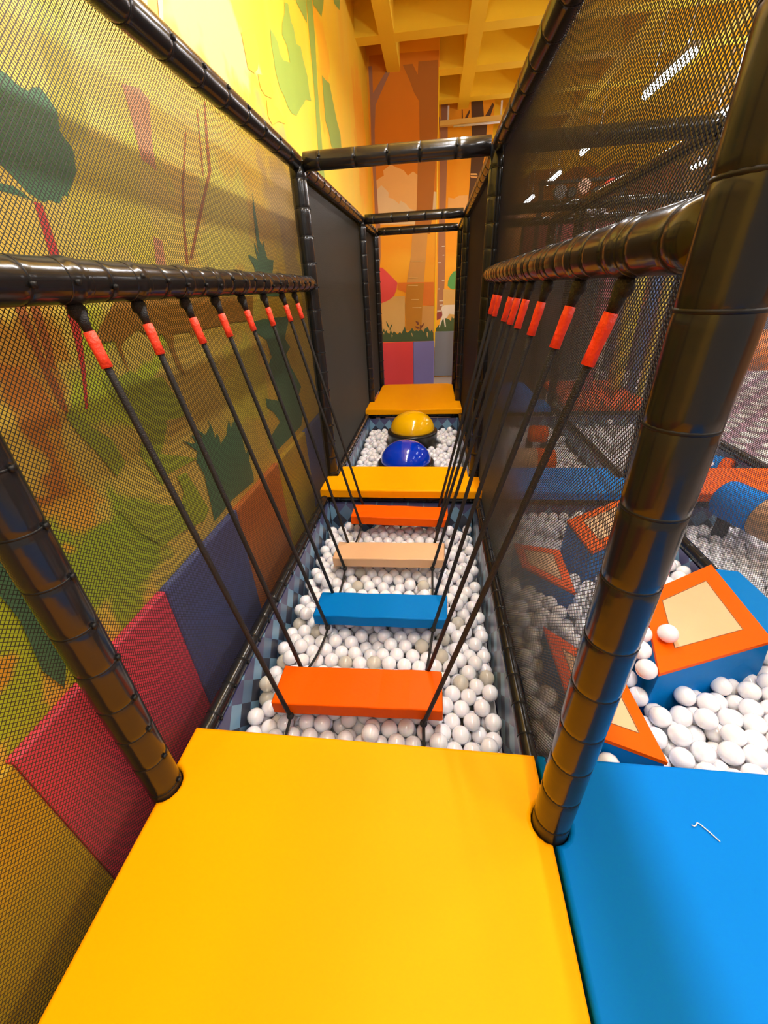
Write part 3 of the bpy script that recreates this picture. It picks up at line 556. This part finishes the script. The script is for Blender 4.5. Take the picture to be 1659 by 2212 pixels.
pit_wall((1.83, 2.63, zb_), (2.97, 2.66, -.13), HARX, 'diamond printed board at the near end of the outer far pit')

# ================================================================ HANGING STEPS AND ROPES
SZ, SL, SD, SH = -.12, .714, .191, .067
steps = [(.394, -.033, .010, .002, .031, ORG, 'orange', 'nearest hanging step, bright orange padded plank on black ropes'),
         (.918, .003, -.025, -.014, .039, SBLU, 'blue', 'blue padded hanging step, the only blue plank on the ropes'),
         (1.419, -.001, -.030, -.003, .041, PCH, 'peach', 'pale peach padded hanging step between the blue one and the far orange one'),
         (1.898, .031, -.001, .016, -.022, ORG, 'far orange', 'farthest hanging step, small looking orange plank by the second yellow mat')]
steps_pos = []
for (Y, dx, yaw, dz, roll, m, nm, lb) in steps:
    e = thing('hanging_step', (-.02 + dx, Y + SD / 2, SZ + dz - SH), lb, 'step', 'padded planks hung on ropes over the near pit')
    bm = bmesh.new(); bmesh.ops.create_cube(bm, size=1.0)
    for v in bm.verts: v.co = Vector((v.co.x * SL, v.co.y * SD, v.co.z * SH + SH / 2))
    bmesh.ops.bevel(bm, geom=bm.edges[:], offset=.007, segments=2, profile=.6, affect='EDGES')
    bmesh.ops.subdivide_edges(bm, edges=[x for x in bm.edges if x.calc_length() > .5], cuts=10)
    for v in bm.verts: v.co.z += .0015 * math.sin(v.co.x * 23 + Y * 7) * (1 if v.co.z > .03 else .4); v.co.y += .0012 * math.sin(v.co.x * 31 + Y)
    o = bm_obj('plank', bm, m, e); 
    for p_ in o.data.polygons: p_.use_smooth = p_.area < .0015
    for s in (-1, 1):
        V, F = tube_data([Vector((s * (SL / 2 - .0005), -SD / 2 + .008, SH - .006)), Vector((s * (SL / 2 - .0005), SD / 2 - .008, SH - .006))], [.002, .002], 5)
        mesh_obj('seam', V, F, SEAM, e)
    e.rotation_euler = (0, -roll, yaw)
    steps_pos.append((Y, dx, dz, roll, nm))
def catenary(a, b, sag, n=8):
    a = Vector(a); b = Vector(b); return [a.lerp(b, i / n) + Vector((0, 0, -sag * 4 * (i / n) * (1 - i / n))) for i in range(n + 1)]
COLLAR = []
ytop = {-1: [.361, .589, .837, 1.052, 1.295, 1.556, 1.834, 2.06], 1: [.296, .566, .882, 1.133, 1.30, 1.467, 1.83, 2.016]}
names = ['orange step nearest the camera', 'blue step', 'peach step', 'far orange step']
for s in (-1, 1):
    X = .6 * s; sd = 'left' if s < 0 else 'right'
    for k in range(8):
        st = k // 2; Y, dx, dz, roll, nm = steps_pos[st]; front = k % 2 == 0
        yk = Y - .012 if front else Y + SD + .006
        xk = -.02 + dx + s * .28; zk = SZ + dz - SH + .002 + roll * s * .28
        top = Vector((X - s * .006, ytop[s][k], Z_H - .062)); bot = Vector((xk, yk, zk))
        d = (bot - top).normalized()
        e = thing('hanging_rope', (X, ytop[s][k], Z_H - .05), 'black rope on the %s holding the %s edge of the %s' % (sd, 'near' if front else 'far', names[st]), 'rope', 'ropes hanging from the %s handrail' % sd)
        tube('cord', catenary(top, bot, .006), .0092, ROPE, e, 8)
        # hanger: wrap round the rail, eye and knot
        V, F = [], []
        if not COLLAR:
            cv, cf = tube_data([(0, t_, 0) for t_ in (-.034, -.031, -.027, -.012, 0, .012, .027, .031, .034)], [.0475, .0485, .0478, .0505, .0515, .0505, .0478, .0485, .0475], 24)
            me = bpy.data.meshes.new('rail_wrap'); me.from_pydata(cv, [], cf); me.materials.append(VINYL); me.polygons.foreach_set('use_smooth', [True] * len(me.polygons)); COLLAR.append(me)
        o = bpy.data.objects.new('rail_wrap', COLLAR[0]); C.objects.link(o); o.parent = e; o.location = (0, 0, .05)
        bm = bmesh.new(); bmesh.ops.create_icosphere(bm, subdivisions=2, radius=.021)
        for v in bm.verts: v.co = Vector((v.co.x * .85, v.co.y * 1.2, v.co.z)) + Vector((-s * .004, 0, -.012))
        bm_obj('hanger_knot', bm, ROPE, e, True)
        tube('hanger_sleeve', [top, top + d * .045], [.017, .010], ROPE, e, 10)
        a = top + d * .045; L_ = .085 if s < 0 else .10
        tube('warning_tape', [a, a + d * L_ * .3, a + d * L_ * .6, a + d * L_], [.0135, .0145, .0132, .014], TAPE, e, 10)
        if front:
            bm = bmesh.new(); bmesh.ops.create_icosphere(bm, subdivisions=2, radius=.016)
            for v in bm.verts: v.co = v.co + (bot - e.location)
            bm_obj('knot', bm, ROPE, e, True)
            # loop under the plank
            tube('under_loop', [bot, bot + Vector((0, .02, -.006)), (xk, Y + SD * .5, zk - .006), (xk, Y + SD + .004, zk)], .006, ROPE, e, 6)
    for st in range(4):
        Y, dx, dz, roll, nm = steps_pos[st]; xk = -.02 + dx + s * .28; zk = SZ + dz - SH + roll * s * .28
        a = Vector((xk, Y - .014, zk - .008))
        if st == 0: b = Vector((xk - s * -.0 + (-.02 if s < 0 else .01), .17, -.27)); lb = 'slack black cord on the %s from the near orange step down to the yellow mat' % sd
        else:
            Yp, dxp, dzp, rp, _ = steps_pos[st - 1]; b = Vector((-.02 + dxp + s * .28, Yp + SD + .01, SZ + dzp - SH + .004 + rp * s * .28)); lb = 'slack black cord on the %s joining the %s to the step before it' % (sd, names[st])
        o = tube('link_cord', catenary(a, b, .03 if st else .01), .0065, ROPE, None, 8)
        tag(o, lb, 'cord', 'slack cords linking the hanging steps')

# ================================================================ DOMES
def lathe(name, prof, m, parent=None, n=40, loc=(0, 0, 0), smooth=True):
    V, F = [], []
    for r, z in prof:
        for k in range(n): t = 2 * PI * k / n; V.append((r * math.cos(t), r * math.sin(t), z))
    for i in range(len(prof) - 1):
        for k in range(n): k2 = (k + 1) % n; F.append((i * n + k, i * n + k2, (i + 1) * n + k2, (i + 1) * n + k))
    F.append(tuple(range(n - 1, -1, -1))); F.append(tuple((len(prof) - 1) * n + k for k in range(n)))
    o = mesh_obj(name, V, F, m, parent, smooth); o.location = loc; return o
for (x, y, zb, R, m, lb) in ((.012, 4.02, -.12, .262, DOMEY, 'glossy yellow half dome on a black round base in the ball pit'), (-.025, 3.30, -.225, .262, DOMEB, 'glossy dark blue half dome sunk in white balls')):
    e = thing('dome_step', (x, y, ZF + .03), lb, 'dome')
    z = zb - (ZF + .03)
    lathe('base_drum', [(R + .03, 0), (R + .03, z - .04), (R + .034, z - .035), (R + .034, z - .012), (R + .022, z - .004), (R, z)], DRUM, e)
    lathe('dome', [(R * math.cos(a), z - .002 + (R * .83) * math.sin(a)) for a in [PI / 2 * i / 18 * .999 for i in range(19)]], m, e, 48)

# ================================================================ SOFT BLOCKS IN THE RIGHT PIT
BLOCKS = []
def block(q, z, label, flare=.05, depth=.42, border=.23, body=BLU, far=None, tilt=(0, 0, 0, 0), rim=None):
    q = [Vector((x, y)) for x, y in q]; c = sum(q, Vector((0, 0))) / len(q)
    e = thing('soft_block', (c.x, c.y, z - depth), label, 'soft block', 'blue blocks with orange framed tops in the right pit')
    o0 = Vector((c.x, c.y, z - depth))
    nq = len(q)
    T = [Vector((p_.x, p_.y, z + tilt[i])) - o0 for i, p_ in enumerate(q)]
    B = []
    for i, p_ in enumerate(q):
        d = (p_ - c).normalized() * flare; ex = Vector(far[i]) if far else Vector((0, 0)); B.append(Vector((p_.x + d.x + ex.x, p_.y + d.y + ex.y, z - depth)) - o0)
    bm = bmesh.new(); tv = [bm.verts.new(v) for v in T]; bv = [bm.verts.new(v) for v in B]
    bm.faces.new(tv); bm.faces.new(bv[::-1])
    for i in range(nq): bm.faces.new((tv[i], bv[i], bv[(i + 1) % nq], tv[(i + 1) % nq]))
    bmesh.ops.recalc_face_normals(bm, faces=bm.faces[:])
    bmesh.ops.bevel(bm, geom=bm.edges[:], offset=.008, segments=2, profile=.5, affect='EDGES')
    bm_obj('body', bm, SBLU if body is BLU else body, e)
    ct = sum(T, Vector((0, 0, 0))) / nq
    inner = [ct.lerp(t, 1 - border * 1.6) for t in T]
    V = []; F = []
    up = Vector((0, 0, .006))
    outer = [ct.lerp(t, 1.012) for t in T]
    for v in outer: V.append(v - Vector((0, 0, .012)))
    for v in outer: V.append(v + up * .8)
    for v in inner: V.append(v + up)
    for i in range(nq):
        j = (i + 1) % nq; F.append((i, j, nq + j, nq + i)); F.append((nq + i, nq + j, 2 * nq + j, 2 * nq + i))
    mesh_obj('orange_border', V, F, ORG, e)
    V = [v + up * .95 for v in inner]; V += [ct + up * 2.2]
    mesh_obj('peach_top', V, [(i, (i + 1) % nq, nq) for i in range(nq)], PCH, e)
    for i in range(nq):
        j = (i + 1) % nq
        V, F = tube_data([inner[i] + up * 1.1, inner[j] + up * 1.1], [.0018, .0018], 5); mesh_obj('seam', V, F, SEAM, e)
    if rim:
        R_ = [Vector((x, y, z + .002)) - o0 for x, y in rim]; bm = bmesh.new(); tv = [bm.verts.new(v) for v in R_]; bv = [bm.verts.new(v - Vector((0, 0, .075))) for v in R_]; n_ = len(R_)
        bm.faces.new(tv); bm.faces.new(bv[::-1])
        for i in range(n_): bm.faces.new((tv[i], bv[i], bv[(i + 1) % n_], tv[(i + 1) % n_]))
        bmesh.ops.recalc_face_normals(bm, faces=bm.faces[:]); bmesh.ops.bevel(bm, geom=bm.edges[:], offset=.01, segments=2, profile=.5, affect='EDGES')
        bm_obj('blue_rim', bm, SBLU, e)
    BLOCKS.append([p_.copy() for p_ in q])
block([(1.675, 1.209), (1.625, .703), (1.112, .508), (1.246, .96)], .05, 'large soft block right of the big post, orange frame round a peach square', rim=[(1.66, 1.19), (1.785, 1.17), (1.79, .80), (1.61, .72)])
block([(.772, .807), (1.016, .546), (1.029, .225), (.781, .316)], -.04, 'soft block tucked behind the big post against the blue mat edge', .03)
block([(1.105, 1.674), (1.62, 2.03), (1.53, 1.60), (1.141, 1.33)], .03, 'soft block half buried in balls below the blue platform, seen through the net', .02)
block([(.75, 1.485), (.999, 1.423), (.98, 1.046), (.76, 1.263)], -.03, 'small soft block behind the net near the corridor, half covered by balls', .01)

# rollers
def roller(A, B, r, m, m2, split, label, cap=.03, support=None, name='soft_roller'):
    A = Vector(A); B = Vector(B); d = (B - A).normalized(); Lr = (B - A).length
    e = thing(name, A, label, 'roller')
    S = Lr * split
    def body(n, t0, t1, mm, ra, c0, c1):
        pr = []
        if c0: pr += [(t0, ra * .55), (t0 + .006, ra * .8), (t0 + .02, ra * .95)]
        pr += [(t0 + (.04 if c0 else 0), ra), (t1 - (.04 if c1 else 0), ra)]
        if c1: pr += [(t1 - .02, ra * .95), (t1 - .006, ra * .8), (t1, ra * .55)]
        V, F = tube_data([d * t for t, _ in pr], [q for _, q in pr], 28); mesh_obj(n, V, F, mm, e, True)
    if 0 < split < 1:
        body('far_half', 0, S, m, r, True, False); body('near_half', S - .001, Lr, m2, r * 1.02, False, True)
    else: body('padding', 0, Lr, m, r, True, True)
    if support:
        for t in (.12, .88):
            P = A.lerp(B, t); box('support', (P.x - .03, P.y - .03, support), (P.x + .03, P.y + .03, P.z - r * .6), DARK, e)
    return e
roller((2.22, 2.06, .02), (2.46, 1.46, .0), .13, BLU, PCH, .42, 'blue and peach soft roller in the outer pit at the right edge', support=ZF)
roller((.95, 3.02, -.12), (1.38, 3.0, -.12), .13, PCH, ORG, .6, 'peach and orange barrel behind the right net', support=ZF)
roller((1.28, 3.72, -.08), (1.48, 3.70, -.08), .09, ORG, ORG, 1, 'small orange roller beyond the peach barrel behind the net', support=ZF)
roller((3.80, 4.95, .52), (5.2, 5.0, .50), .23, mat('dull_orange', (.75, .22, .05), .35), ORG, 1, 'fat orange soft roller above the dotted floor at the right edge', support=-.08)
roller((2.75, 3.28, -.23), (3.0 - .04, 3.05, -.23), .11, SBLU, ORG, .7, 'small blue rounded pad in the pit beside the dotted floor', support=ZF)

# ---------------------------------------------------------------- right hall
DOT = bpy.data.materials.new('dotted_floor'); DOT.use_nodes = True
nt = DOT.node_tree; b = nt.nodes['Principled BSDF']; b.inputs['Roughness'].default_value = .4
tc = nt.nodes.new('ShaderNodeTexCoord'); mp = nt.nodes.new('ShaderNodeMapping'); mp.inputs['Rotation'].default_value = (0, 0, PI / 4); mp.inputs['Scale'].default_value = (4.2, 4.2, 4.2)
ck = nt.nodes.new('ShaderNodeTexVoronoi'); ck.voronoi_dimensions = '2D'; ck.inputs['Randomness'].default_value = 0; ck.inputs['Scale'].default_value = 1.0
lt = nt.nodes.new('ShaderNodeMath'); lt.operation = 'LESS_THAN'; lt.inputs[1].default_value = .36
mx = nt.nodes.new('ShaderNodeMix'); mx.data_type = 'RGBA'; mx.inputs[6].default_value = (.30, .19, .25, 1); mx.inputs[7].default_value = (.62, .62, .58, 1)
nt.links.new(tc.outputs['Object'], mp.inputs[0]); nt.links.new(mp.outputs[0], ck.inputs['Vector']); nt.links.new(ck.outputs['Distance'], lt.inputs[0]); nt.links.new(lt.outputs[0], mx.inputs[0]); nt.links.new(mx.outputs[2], b.inputs['Base Color'])
tag(box('play_floor', (3.12, 2.55, -.18), (7.5, 7.2, -.10), DOT), 'mauve play floor printed with pale ovals at the right edge', 'floor mat')
box('floor_support', (3.3, 2.8, ZF), (7.3, 7.0, -.18), DARK, bpy.data.objects['play_floor'])
# upright padded columns beyond the far orange mat
for (x, y, r, c, lb) in ((2.36, 5.35, .075, (.55, .12, .16), 'pink upright padded column behind the far orange mat'), (2.73, 5.35, .095, (.75, .58, .03), 'wide yellow upright padded column behind the net'),
        (2.93, 5.3, .055, (.08, .16, .42), 'blue upright padded column left of the narrow yellow one'), (3.06, 5.3, .04, (.78, .62, .05), 'narrow yellow upright padded column between two blue ones'), (3.16, 5.3, .045, (.08, .16, .42), 'blue upright padded column right of the narrow yellow one')):
    e = thing('padded_column', (x, y, -.0), lb, 'column', 'coloured upright columns behind the right net')
    z0 = 0.0 if x < 2.9 else -.10
    V, F = tube_data([(0, 0, z0), (0, 0, z0 + .03), (0, 0, 1.42), (0, 0, 1.45)], [r * .85, r, r, r * .8], 20); mesh_obj('padding', V, F, mat('column_%d' % int(x * 100), c, .35), e, True)
    tube('core_pole', [(x, y, 1.45), (x, y, 2.0)], .016, STEEL, e, 8)
# panels and props deep in the hall
e = thing('pink_partition', (2.0, 9.0, ZF), 'dull pink partition panel far behind the right net', 'partition')
PKM = mat('dull_pink', (.42, .10, .12), .6)
for i in range(3):
    box('partition_panel', (1.95 + i * .62, 9.0, 1.5), (2.54 + i * .62, 9.06, 2.32), PKM, e, .01, 1)
    box('lower_panel', (1.95 + i * .62, 9.0, ZF), (2.54 + i * .62, 9.06, 1.48), mat('charcoal_pad', (.05, .05, .055), .6), e, .01, 1)
for i in range(4): tube('partition_post', [(1.93 + i * .62, 9.03, ZF), (1.93 + i * .62, 9.03, 2.4)], .03, DARK, e, 8)
e = thing('equipment_beam', (2.1, 8.1, 2.3), 'dark overhead beam rig with round discs far behind the net', 'rig')  # carries flat coloured discs that give no light
box('beam', (1.95, 8.05, 2.44), (3.4, 8.15, 2.52), DARK, e); box('beam', (1.95, 8.05, 2.74), (3.3, 8.15, 2.78), DARK, e)
for x in (2.0, 3.3): box('stand', (x - .03, 8.07, ZF), (x + .03, 8.13, 2.8), DARK, e)
for (x, z, r, c, nm) in ((2.653, 2.67, .106, (.85, .50, .35), 'peach_disc'), (2.285, 2.614, .107, (.22, .22, .22), 'grey_disc'), (3.071, 2.656, .10, (.75, .06, .03), 'red_disc'), (2.47, 2.60, .08, (.03, .03, .03), 'black_disc'), (2.87, 2.58, .08, (.03, .03, .04), 'black_disc')):
    V, F = tube_data([(0, 0, 0), (0, -.04, 0), (0, -.06, 0)], [r, r, r * .8], 24)
    o = mesh_obj(nm, V, F, mat('disc_' + nm, c, .4), e, False); o.location = (x - 2.1, -.05, z - 2.3)
e = thing('mesh_screen', (.66, 6.4, ZF), 'dark grey padded screen behind the far blue mat', 'screen')
GRY = mat('dark_grey_pad', (.06, .06, .065), .6)
for i in range(3): box('screen_panel', (.66 + i * .5, 6.4, ZF), (1.13 + i * .5, 6.46, 1.5), GRY, e, .008, 1)
e = thing('slide_tube', (2.1, 7.3, ZF), 'silver ribbed tube lying high behind the net', 'tube')
pr = []
for i in range(24): pr += [(i * .03, .10), (i * .03 + .015, .088)]
V, F = tube_data([(t_, 0, 2.83) for t_, _ in pr], [q for _, q in pr], 16); mesh_obj('ribbed_tube', V, F, mat('silver', (.5, .5, .52), .3, metal=.7), e, True)
for x in (.1, .6): box('leg', (2.1 + x - .02, 7.28, ZF), (2.1 + x + .02, 7.32, 2.14), DARK, e)
for (x0, x1, y, z1, c, lb) in ((3.4, 4.2, 7.6, .9, (.10, .05, .08), 'dark plum soft play wall beyond the dotted floor'), (4.25, 5.6, 7.6, 1.1, (.32, .22, .26), 'mauve soft play wall beyond the dotted floor'), (5.65, 7.4, 7.6, .8, (.20, .22, .34), 'slate soft play wall beyond the dotted floor')):
    e = thing('soft_wall', (x0, y, ZF), lb, 'soft wall')
    k = 0; xx = x0
    while xx < x1 - .1: box('pad', (xx, y, ZF), (min(xx + .44, x1), y + .08, z1), mat('softwall_%d' % int(x0 * 10), c, .5), e, .02, 2); xx += .45

# ================================================================ BALLS
BR = .0375
def in_poly(q, x, y, grow=0.0):
    # signed distance > -grow for convex polygon q (any winding)
    n = len(q); area = sum(q[i].x * q[(i + 1) % n].y - q[(i + 1) % n].x * q[i].y for i in range(n)); s = 1 if area > 0 else -1
    d = np.full_like(x, 1e9)
    for i in range(n):
        a, b_ = q[i], q[(i + 1) % n]; e_ = (b_ - a).normalized(); nx_, ny_ = -e_.y * s, e_.x * s
        d = np.minimum(d, (x - a.x) * nx_ + (y - a.y) * ny_)
    return d > -grow
def pile(x0, x1, y0, y1, ztop, layers=2, iters=70, obstacles=(), polys=(), zfun=None):
    """relaxed random packing of balls: support plane below, walls round about"""
    sp = BR * 2 * 1.02; zs = ztop - BR - (layers - 1) * BR * 1.62
    P = []
    for l in range(layers):
        ny = int((y1 - y0 - 2 * BR) / (sp * .87)) + 1; nx = int((x1 - x0 - 2 * BR) / sp) + 1
        for j in range(ny):
            for i in range(nx):
                x = x0 + BR + i * sp + (sp / 2 if (j + l) % 2 else 0); y = y0 + BR + j * sp * .87 + l * sp * .3
                if x < x1 - BR + .01 and y < y1 - BR + .01: P.append((x, y, zs + l * BR * 1.7))
    P = np.array(P); P += RNG.normal(0, .012, P.shape)
    if layers > 1:
        keep = RNG.random(len(P)) > (.04 if layers > 1 else .02); P = P[keep]
    extra = RNG.random(len(P)) < .05
    P = np.vstack([P, P[extra] + np.array([0, 0, BR * 2.2])])
    px, py = P[:, 0], P[:, 1]
    ok = np.ones(len(P), bool)
    for q in polys: ok &= ~in_poly(q, px, py, BR * .7)
    for (cx, cy, r) in obstacles: ok &= (px - cx) ** 2 + (py - cy) ** 2 > (r + BR * .9) ** 2
    P = P[ok]; n = len(P)
    rough = lambda X, Y_: zs + .016 * np.sin(X * 31 + 1.3) * np.sin(Y_ * 27 + .5) + (zfun(X, Y_) if zfun else 0)
    pairs = None
    for it in range(iters):
        P[:, 2] -= .0022 if it < iters - 15 else .0006
        if it % 6 == 0:
            D = P[:, None, :] - P[None, :, :]; d2 = (D ** 2).sum(2); I, J = np.where(np.triu(d2 < (2 * BR * 1.35) ** 2, 1))
        for _ in range(2):
            D = P[I] - P[J]; d = np.sqrt((D ** 2).sum(1)) + 1e-9; ov = 2 * BR - d; m_ = ov > 0
            mv = (D[m_] / d[m_, None]) * (ov[m_] * .5)[:, None]
            acc = np.zeros_like(P); np.add.at(acc, I[m_], mv); np.add.at(acc, J[m_], -mv); P += acc * .8
            P[:, 0] = np.clip(P[:, 0], x0 + BR, x1 - BR); P[:, 1] = np.clip(P[:, 1], y0 + BR, y1 - BR)
            P[:, 2] = np.maximum(P[:, 2], rough(P[:, 0], P[:, 1]))
            for (cx, cy, r) in obstacles:
                v = P[:, :2] - np.array([cx, cy]); dd = np.sqrt((v ** 2).sum(1)) + 1e-9; k_ = dd < r + BR
                P[k_, :2] = np.array([cx, cy]) + v[k_] / dd[k_, None] * (r + BR)
    ok = np.ones(len(P), bool)
    for q in polys: ok &= ~in_poly(q, P[:, 0], P[:, 1], BR * .55)
    return P[ok]
pits = [
    ('near', pile(-.565, .568, .17, 2.16, -.275, 2), 'the near pit under the hanging steps'),
    ('dome', pile(-.565, .568, 2.67, 4.49, -.25, 1, obstacles=((.012, 4.02, .30), (-.025, 3.30, .30))), 'the pit round the domes'),
    ('right', pile(.632, 1.77, .17, 2.16, -.055, 2, polys=BLOCKS, zfun=lambda X, Y_: -.10 * np.clip((Y_ - .9) / .8, 0, 1) + .10 * np.exp(-((X - 1.10) ** 2 + (Y_ - .66) ** 2) / .035)), 'the right pit among the soft blocks'),
    ('outer', pile(1.832, 2.97, .9, 2.16, -.23, 1, 40), 'the outer pit behind the right rail'),
    ('farright', pile(.632, 1.77, 2.67, 4.49, -.23, 1, 40, obstacles=((1.16, 3.0, .10),)), 'the far pit behind the right net'),
    ('farouter', pile(1.832, 2.97, 2.67, 4.49, -.22, 1, 40), 'the farthest outer pit behind two nets'),
]
loose = np.array([(1.205, .672, .0960), (1.12, .69, .07), (1.082, .605, .065), (1.072, .525, .05), (1.15, .78, .06)])
pits[2] = (pits[2][0], np.vstack([pits[2][1], loose]), pits[2][2])
for nm, P, _ in pits:
    x0, x1, y0, y1 = P[:, 0].min() - BR, P[:, 0].max() + BR, P[:, 1].min() - BR, P[:, 1].max() + BR
# supporting base under the balls (part of the floor)
for nm, (a, b_, c_, d_) in dict(near=(-.57, .57, .17, 2.16), dome=(-.57, .57, 2.67, 4.49), right=(.63, 1.77, .17, 2.16), outer=(1.83, 2.97, .17, 2.16), farright=(.63, 1.77, 2.67, 4.49), farouter=(1.83, 2.97, 2.67, 4.49)).items():
    P = [q for q in pits if q[0] == nm][0][1]
    box('pit_base', (a, c_, ZF), (b_, d_, P[:, 2].min() - BR - .001), mat('pit_base_pad', (.45, .42, .40), .7), fl)
def ball_mesh(sub, m):
    bm = bmesh.new(); bmesh.ops.create_icosphere(bm, subdivisions=sub, radius=BR)
    me = bpy.data.meshes.new('plastic_ball'); bm.to_mesh(me); bm.free(); me.materials.append(m); me.polygons.foreach_set('use_smooth', [True] * len(me.polygons)); return me
BM_W = ball_mesh(3, WHT); BM_C = ball_mesh(3, CLR)
allb = []
for pi, (nm, P, lb) in enumerate(pits):
    for p_ in P: allb.append((pi, p_))
cen = np.array([p_ for _, p_ in allb]); rel = cen - CAMPOS; dist = np.sqrt((rel ** 2).sum(1)); u_ = rel / dist[:, None]
def hits_box(c, lo, hi):
    d = c - CAMPOS; t0, t1 = 0.0, .97
    for i in range(3):
        if abs(d[i]) < 1e-9:
            if not lo[i] <= CAMPOS[i] <= hi[i]: return False
            continue
        a, b_ = (lo[i] - CAMPOS[i]) / d[i], (hi[i] - CAMPOS[i]) / d[i]
        if a > b_: a, b_ = b_, a
        t0 = max(t0, a); t1 = min(t1, b_)
    return t0 < t1
occ = [((-.6, -2.6, -.1), (.6, .193, 0)), ((.6, -2.6, -.1), (1.9, .195, 0)), ((-.6, 2.14, -.1), (3, 2.62, 0)), ((-.6, 4.47, -.1), (3, 5.99, 0))]
for (Y, dx, yaw, dz, roll, m, nm, lb) in steps: occ.append(((-.02 + dx - SL / 2, Y, SZ - SH), (-.02 + dx + SL / 2, Y + SD, SZ)))
score = []
for i, (pi, c) in enumerate(allb):
    x, y, z = to_px(c)
    if not (-10 < x < 1669 and -10 < y < 2222) or z < .1: continue
    # fraction of the ball hidden by nearer balls: angular overlap test on a few sample points
    near_ = (dist < dist[i] - .01) & ((u_ @ u_[i]) > math.cos(2.2 * BR / dist[i]))
    vis = 0; cand = cen[near_]
    for (sx, sy) in ((0, 0), (.6, 0), (-.6, 0), (0, .7), (0, -.5)):
        pt = c + BR * (sx * MR[0] + sy * MR[2]) - BR * .6 * MR[1]; d = pt - CAMPOS; L_ = np.linalg.norm(d); d /= L_
        if len(cand):
            r_ = cand - CAMPOS; tt = r_ @ d; dd = ((r_ - tt[:, None] * d) ** 2).sum(1); blocked = ((dd < BR ** 2) & (tt < L_)).any()
        else: blocked = False
        if not blocked and not any(hits_box(pt, *b_) for b_ in occ): vis += 1
    if vis: score.append((vis / 5 * (BR * 2 * 862 / z) ** 2 * (.35 if pi > 2 else 1), i))
score.sort(reverse=True)
chosen = set(i for _, i in score[:300])
for i, (pi, c) in enumerate(allb):
    if i not in chosen: continue
    clear = RNG.random() < (.07 if pi < 2 else .0)
    x_, y_, z_ = c
    if pi == 0:
        row = 'just beyond the foreground mat' if y_ < .40 else 'level with the near orange step' if y_ < .60 else 'between near orange and blue steps' if y_ < .92 else 'level with the blue step' if y_ < 1.12 else 'between blue and peach steps' if y_ < 1.42 else 'level with the peach step' if y_ < 1.62 else 'between peach and far orange steps' if y_ < 1.90 else 'by the far orange step'
        col = 'by the left board' if x_ < -.46 else 'by the right rail' if x_ > .48 else 'left of centre' if x_ < -.12 else 'at centre' if x_ < .2 else 'right of centre'
        reg = col + ', ' + row
    elif pi == 1: reg = ('in front of the blue dome' if y_ < 3.1 else 'beside the blue dome' if y_ < 3.6 else 'beside the yellow dome' if y_ < 4.1 else 'behind the yellow dome') + (', left side' if x_ < 0 else ', right side')
    elif pi == 2 and z_ > .05: reg = 'lying on top of the large framed block'
    elif pi == 2: reg = ('against the blue mat' if y_ < .38 else 'in front of the framed block' if y_ < .7 else 'level with the framed block' if y_ < 1.2 else 'beyond the framed block' if y_ < 1.6 else 'below the blue platform') + (', by corridor net' if x_ < .9 else ', behind the big post' if x_ < 1.2 else ', right of the big post' if x_ < 1.5 else ', toward the frame edge')
    else: reg = 'in ' + pits[pi][2]
    o = bpy.data.objects.new('plastic_ball', BM_C if clear else BM_W); C.objects.link(o); o.location = c
    o.rotation_euler = RNG.uniform(0, 6, 3)
    tag(o, ('milky see-through ball ' if clear else 'white ball ') + reg, 'ball', ('milky balls ' if clear else 'white balls ') + reg)
bm = bmesh.new(); bmesh.ops.create_icosphere(bm, subdivisions=2, radius=BR * 1.008)
IV = np.array([v.co[:] for v in bm.verts]); IF = np.array([[v.index for v in f.verts] for f in bm.faces]); bm.free()
for pi, (nm, P, lb) in enumerate(pits):
    Q = np.array([c for i, (k, c) in enumerate(allb) if k == pi and i not in chosen])
    if not len(Q): continue
    V = (Q[:, None, :] + IV[None]).reshape(-1, 3); F = (IF[None] + (np.arange(len(Q)) * len(IV))[:, None, None]).reshape(-1, 3)
    o = mesh_obj('plastic_balls', V, [tuple(f) for f in F.tolist()], WHT, None, True)
    tag(o, 'mass of white plastic balls filling ' + lb, 'balls', None, 'stuff')
print('balls', len(allb), 'visible', len(score))
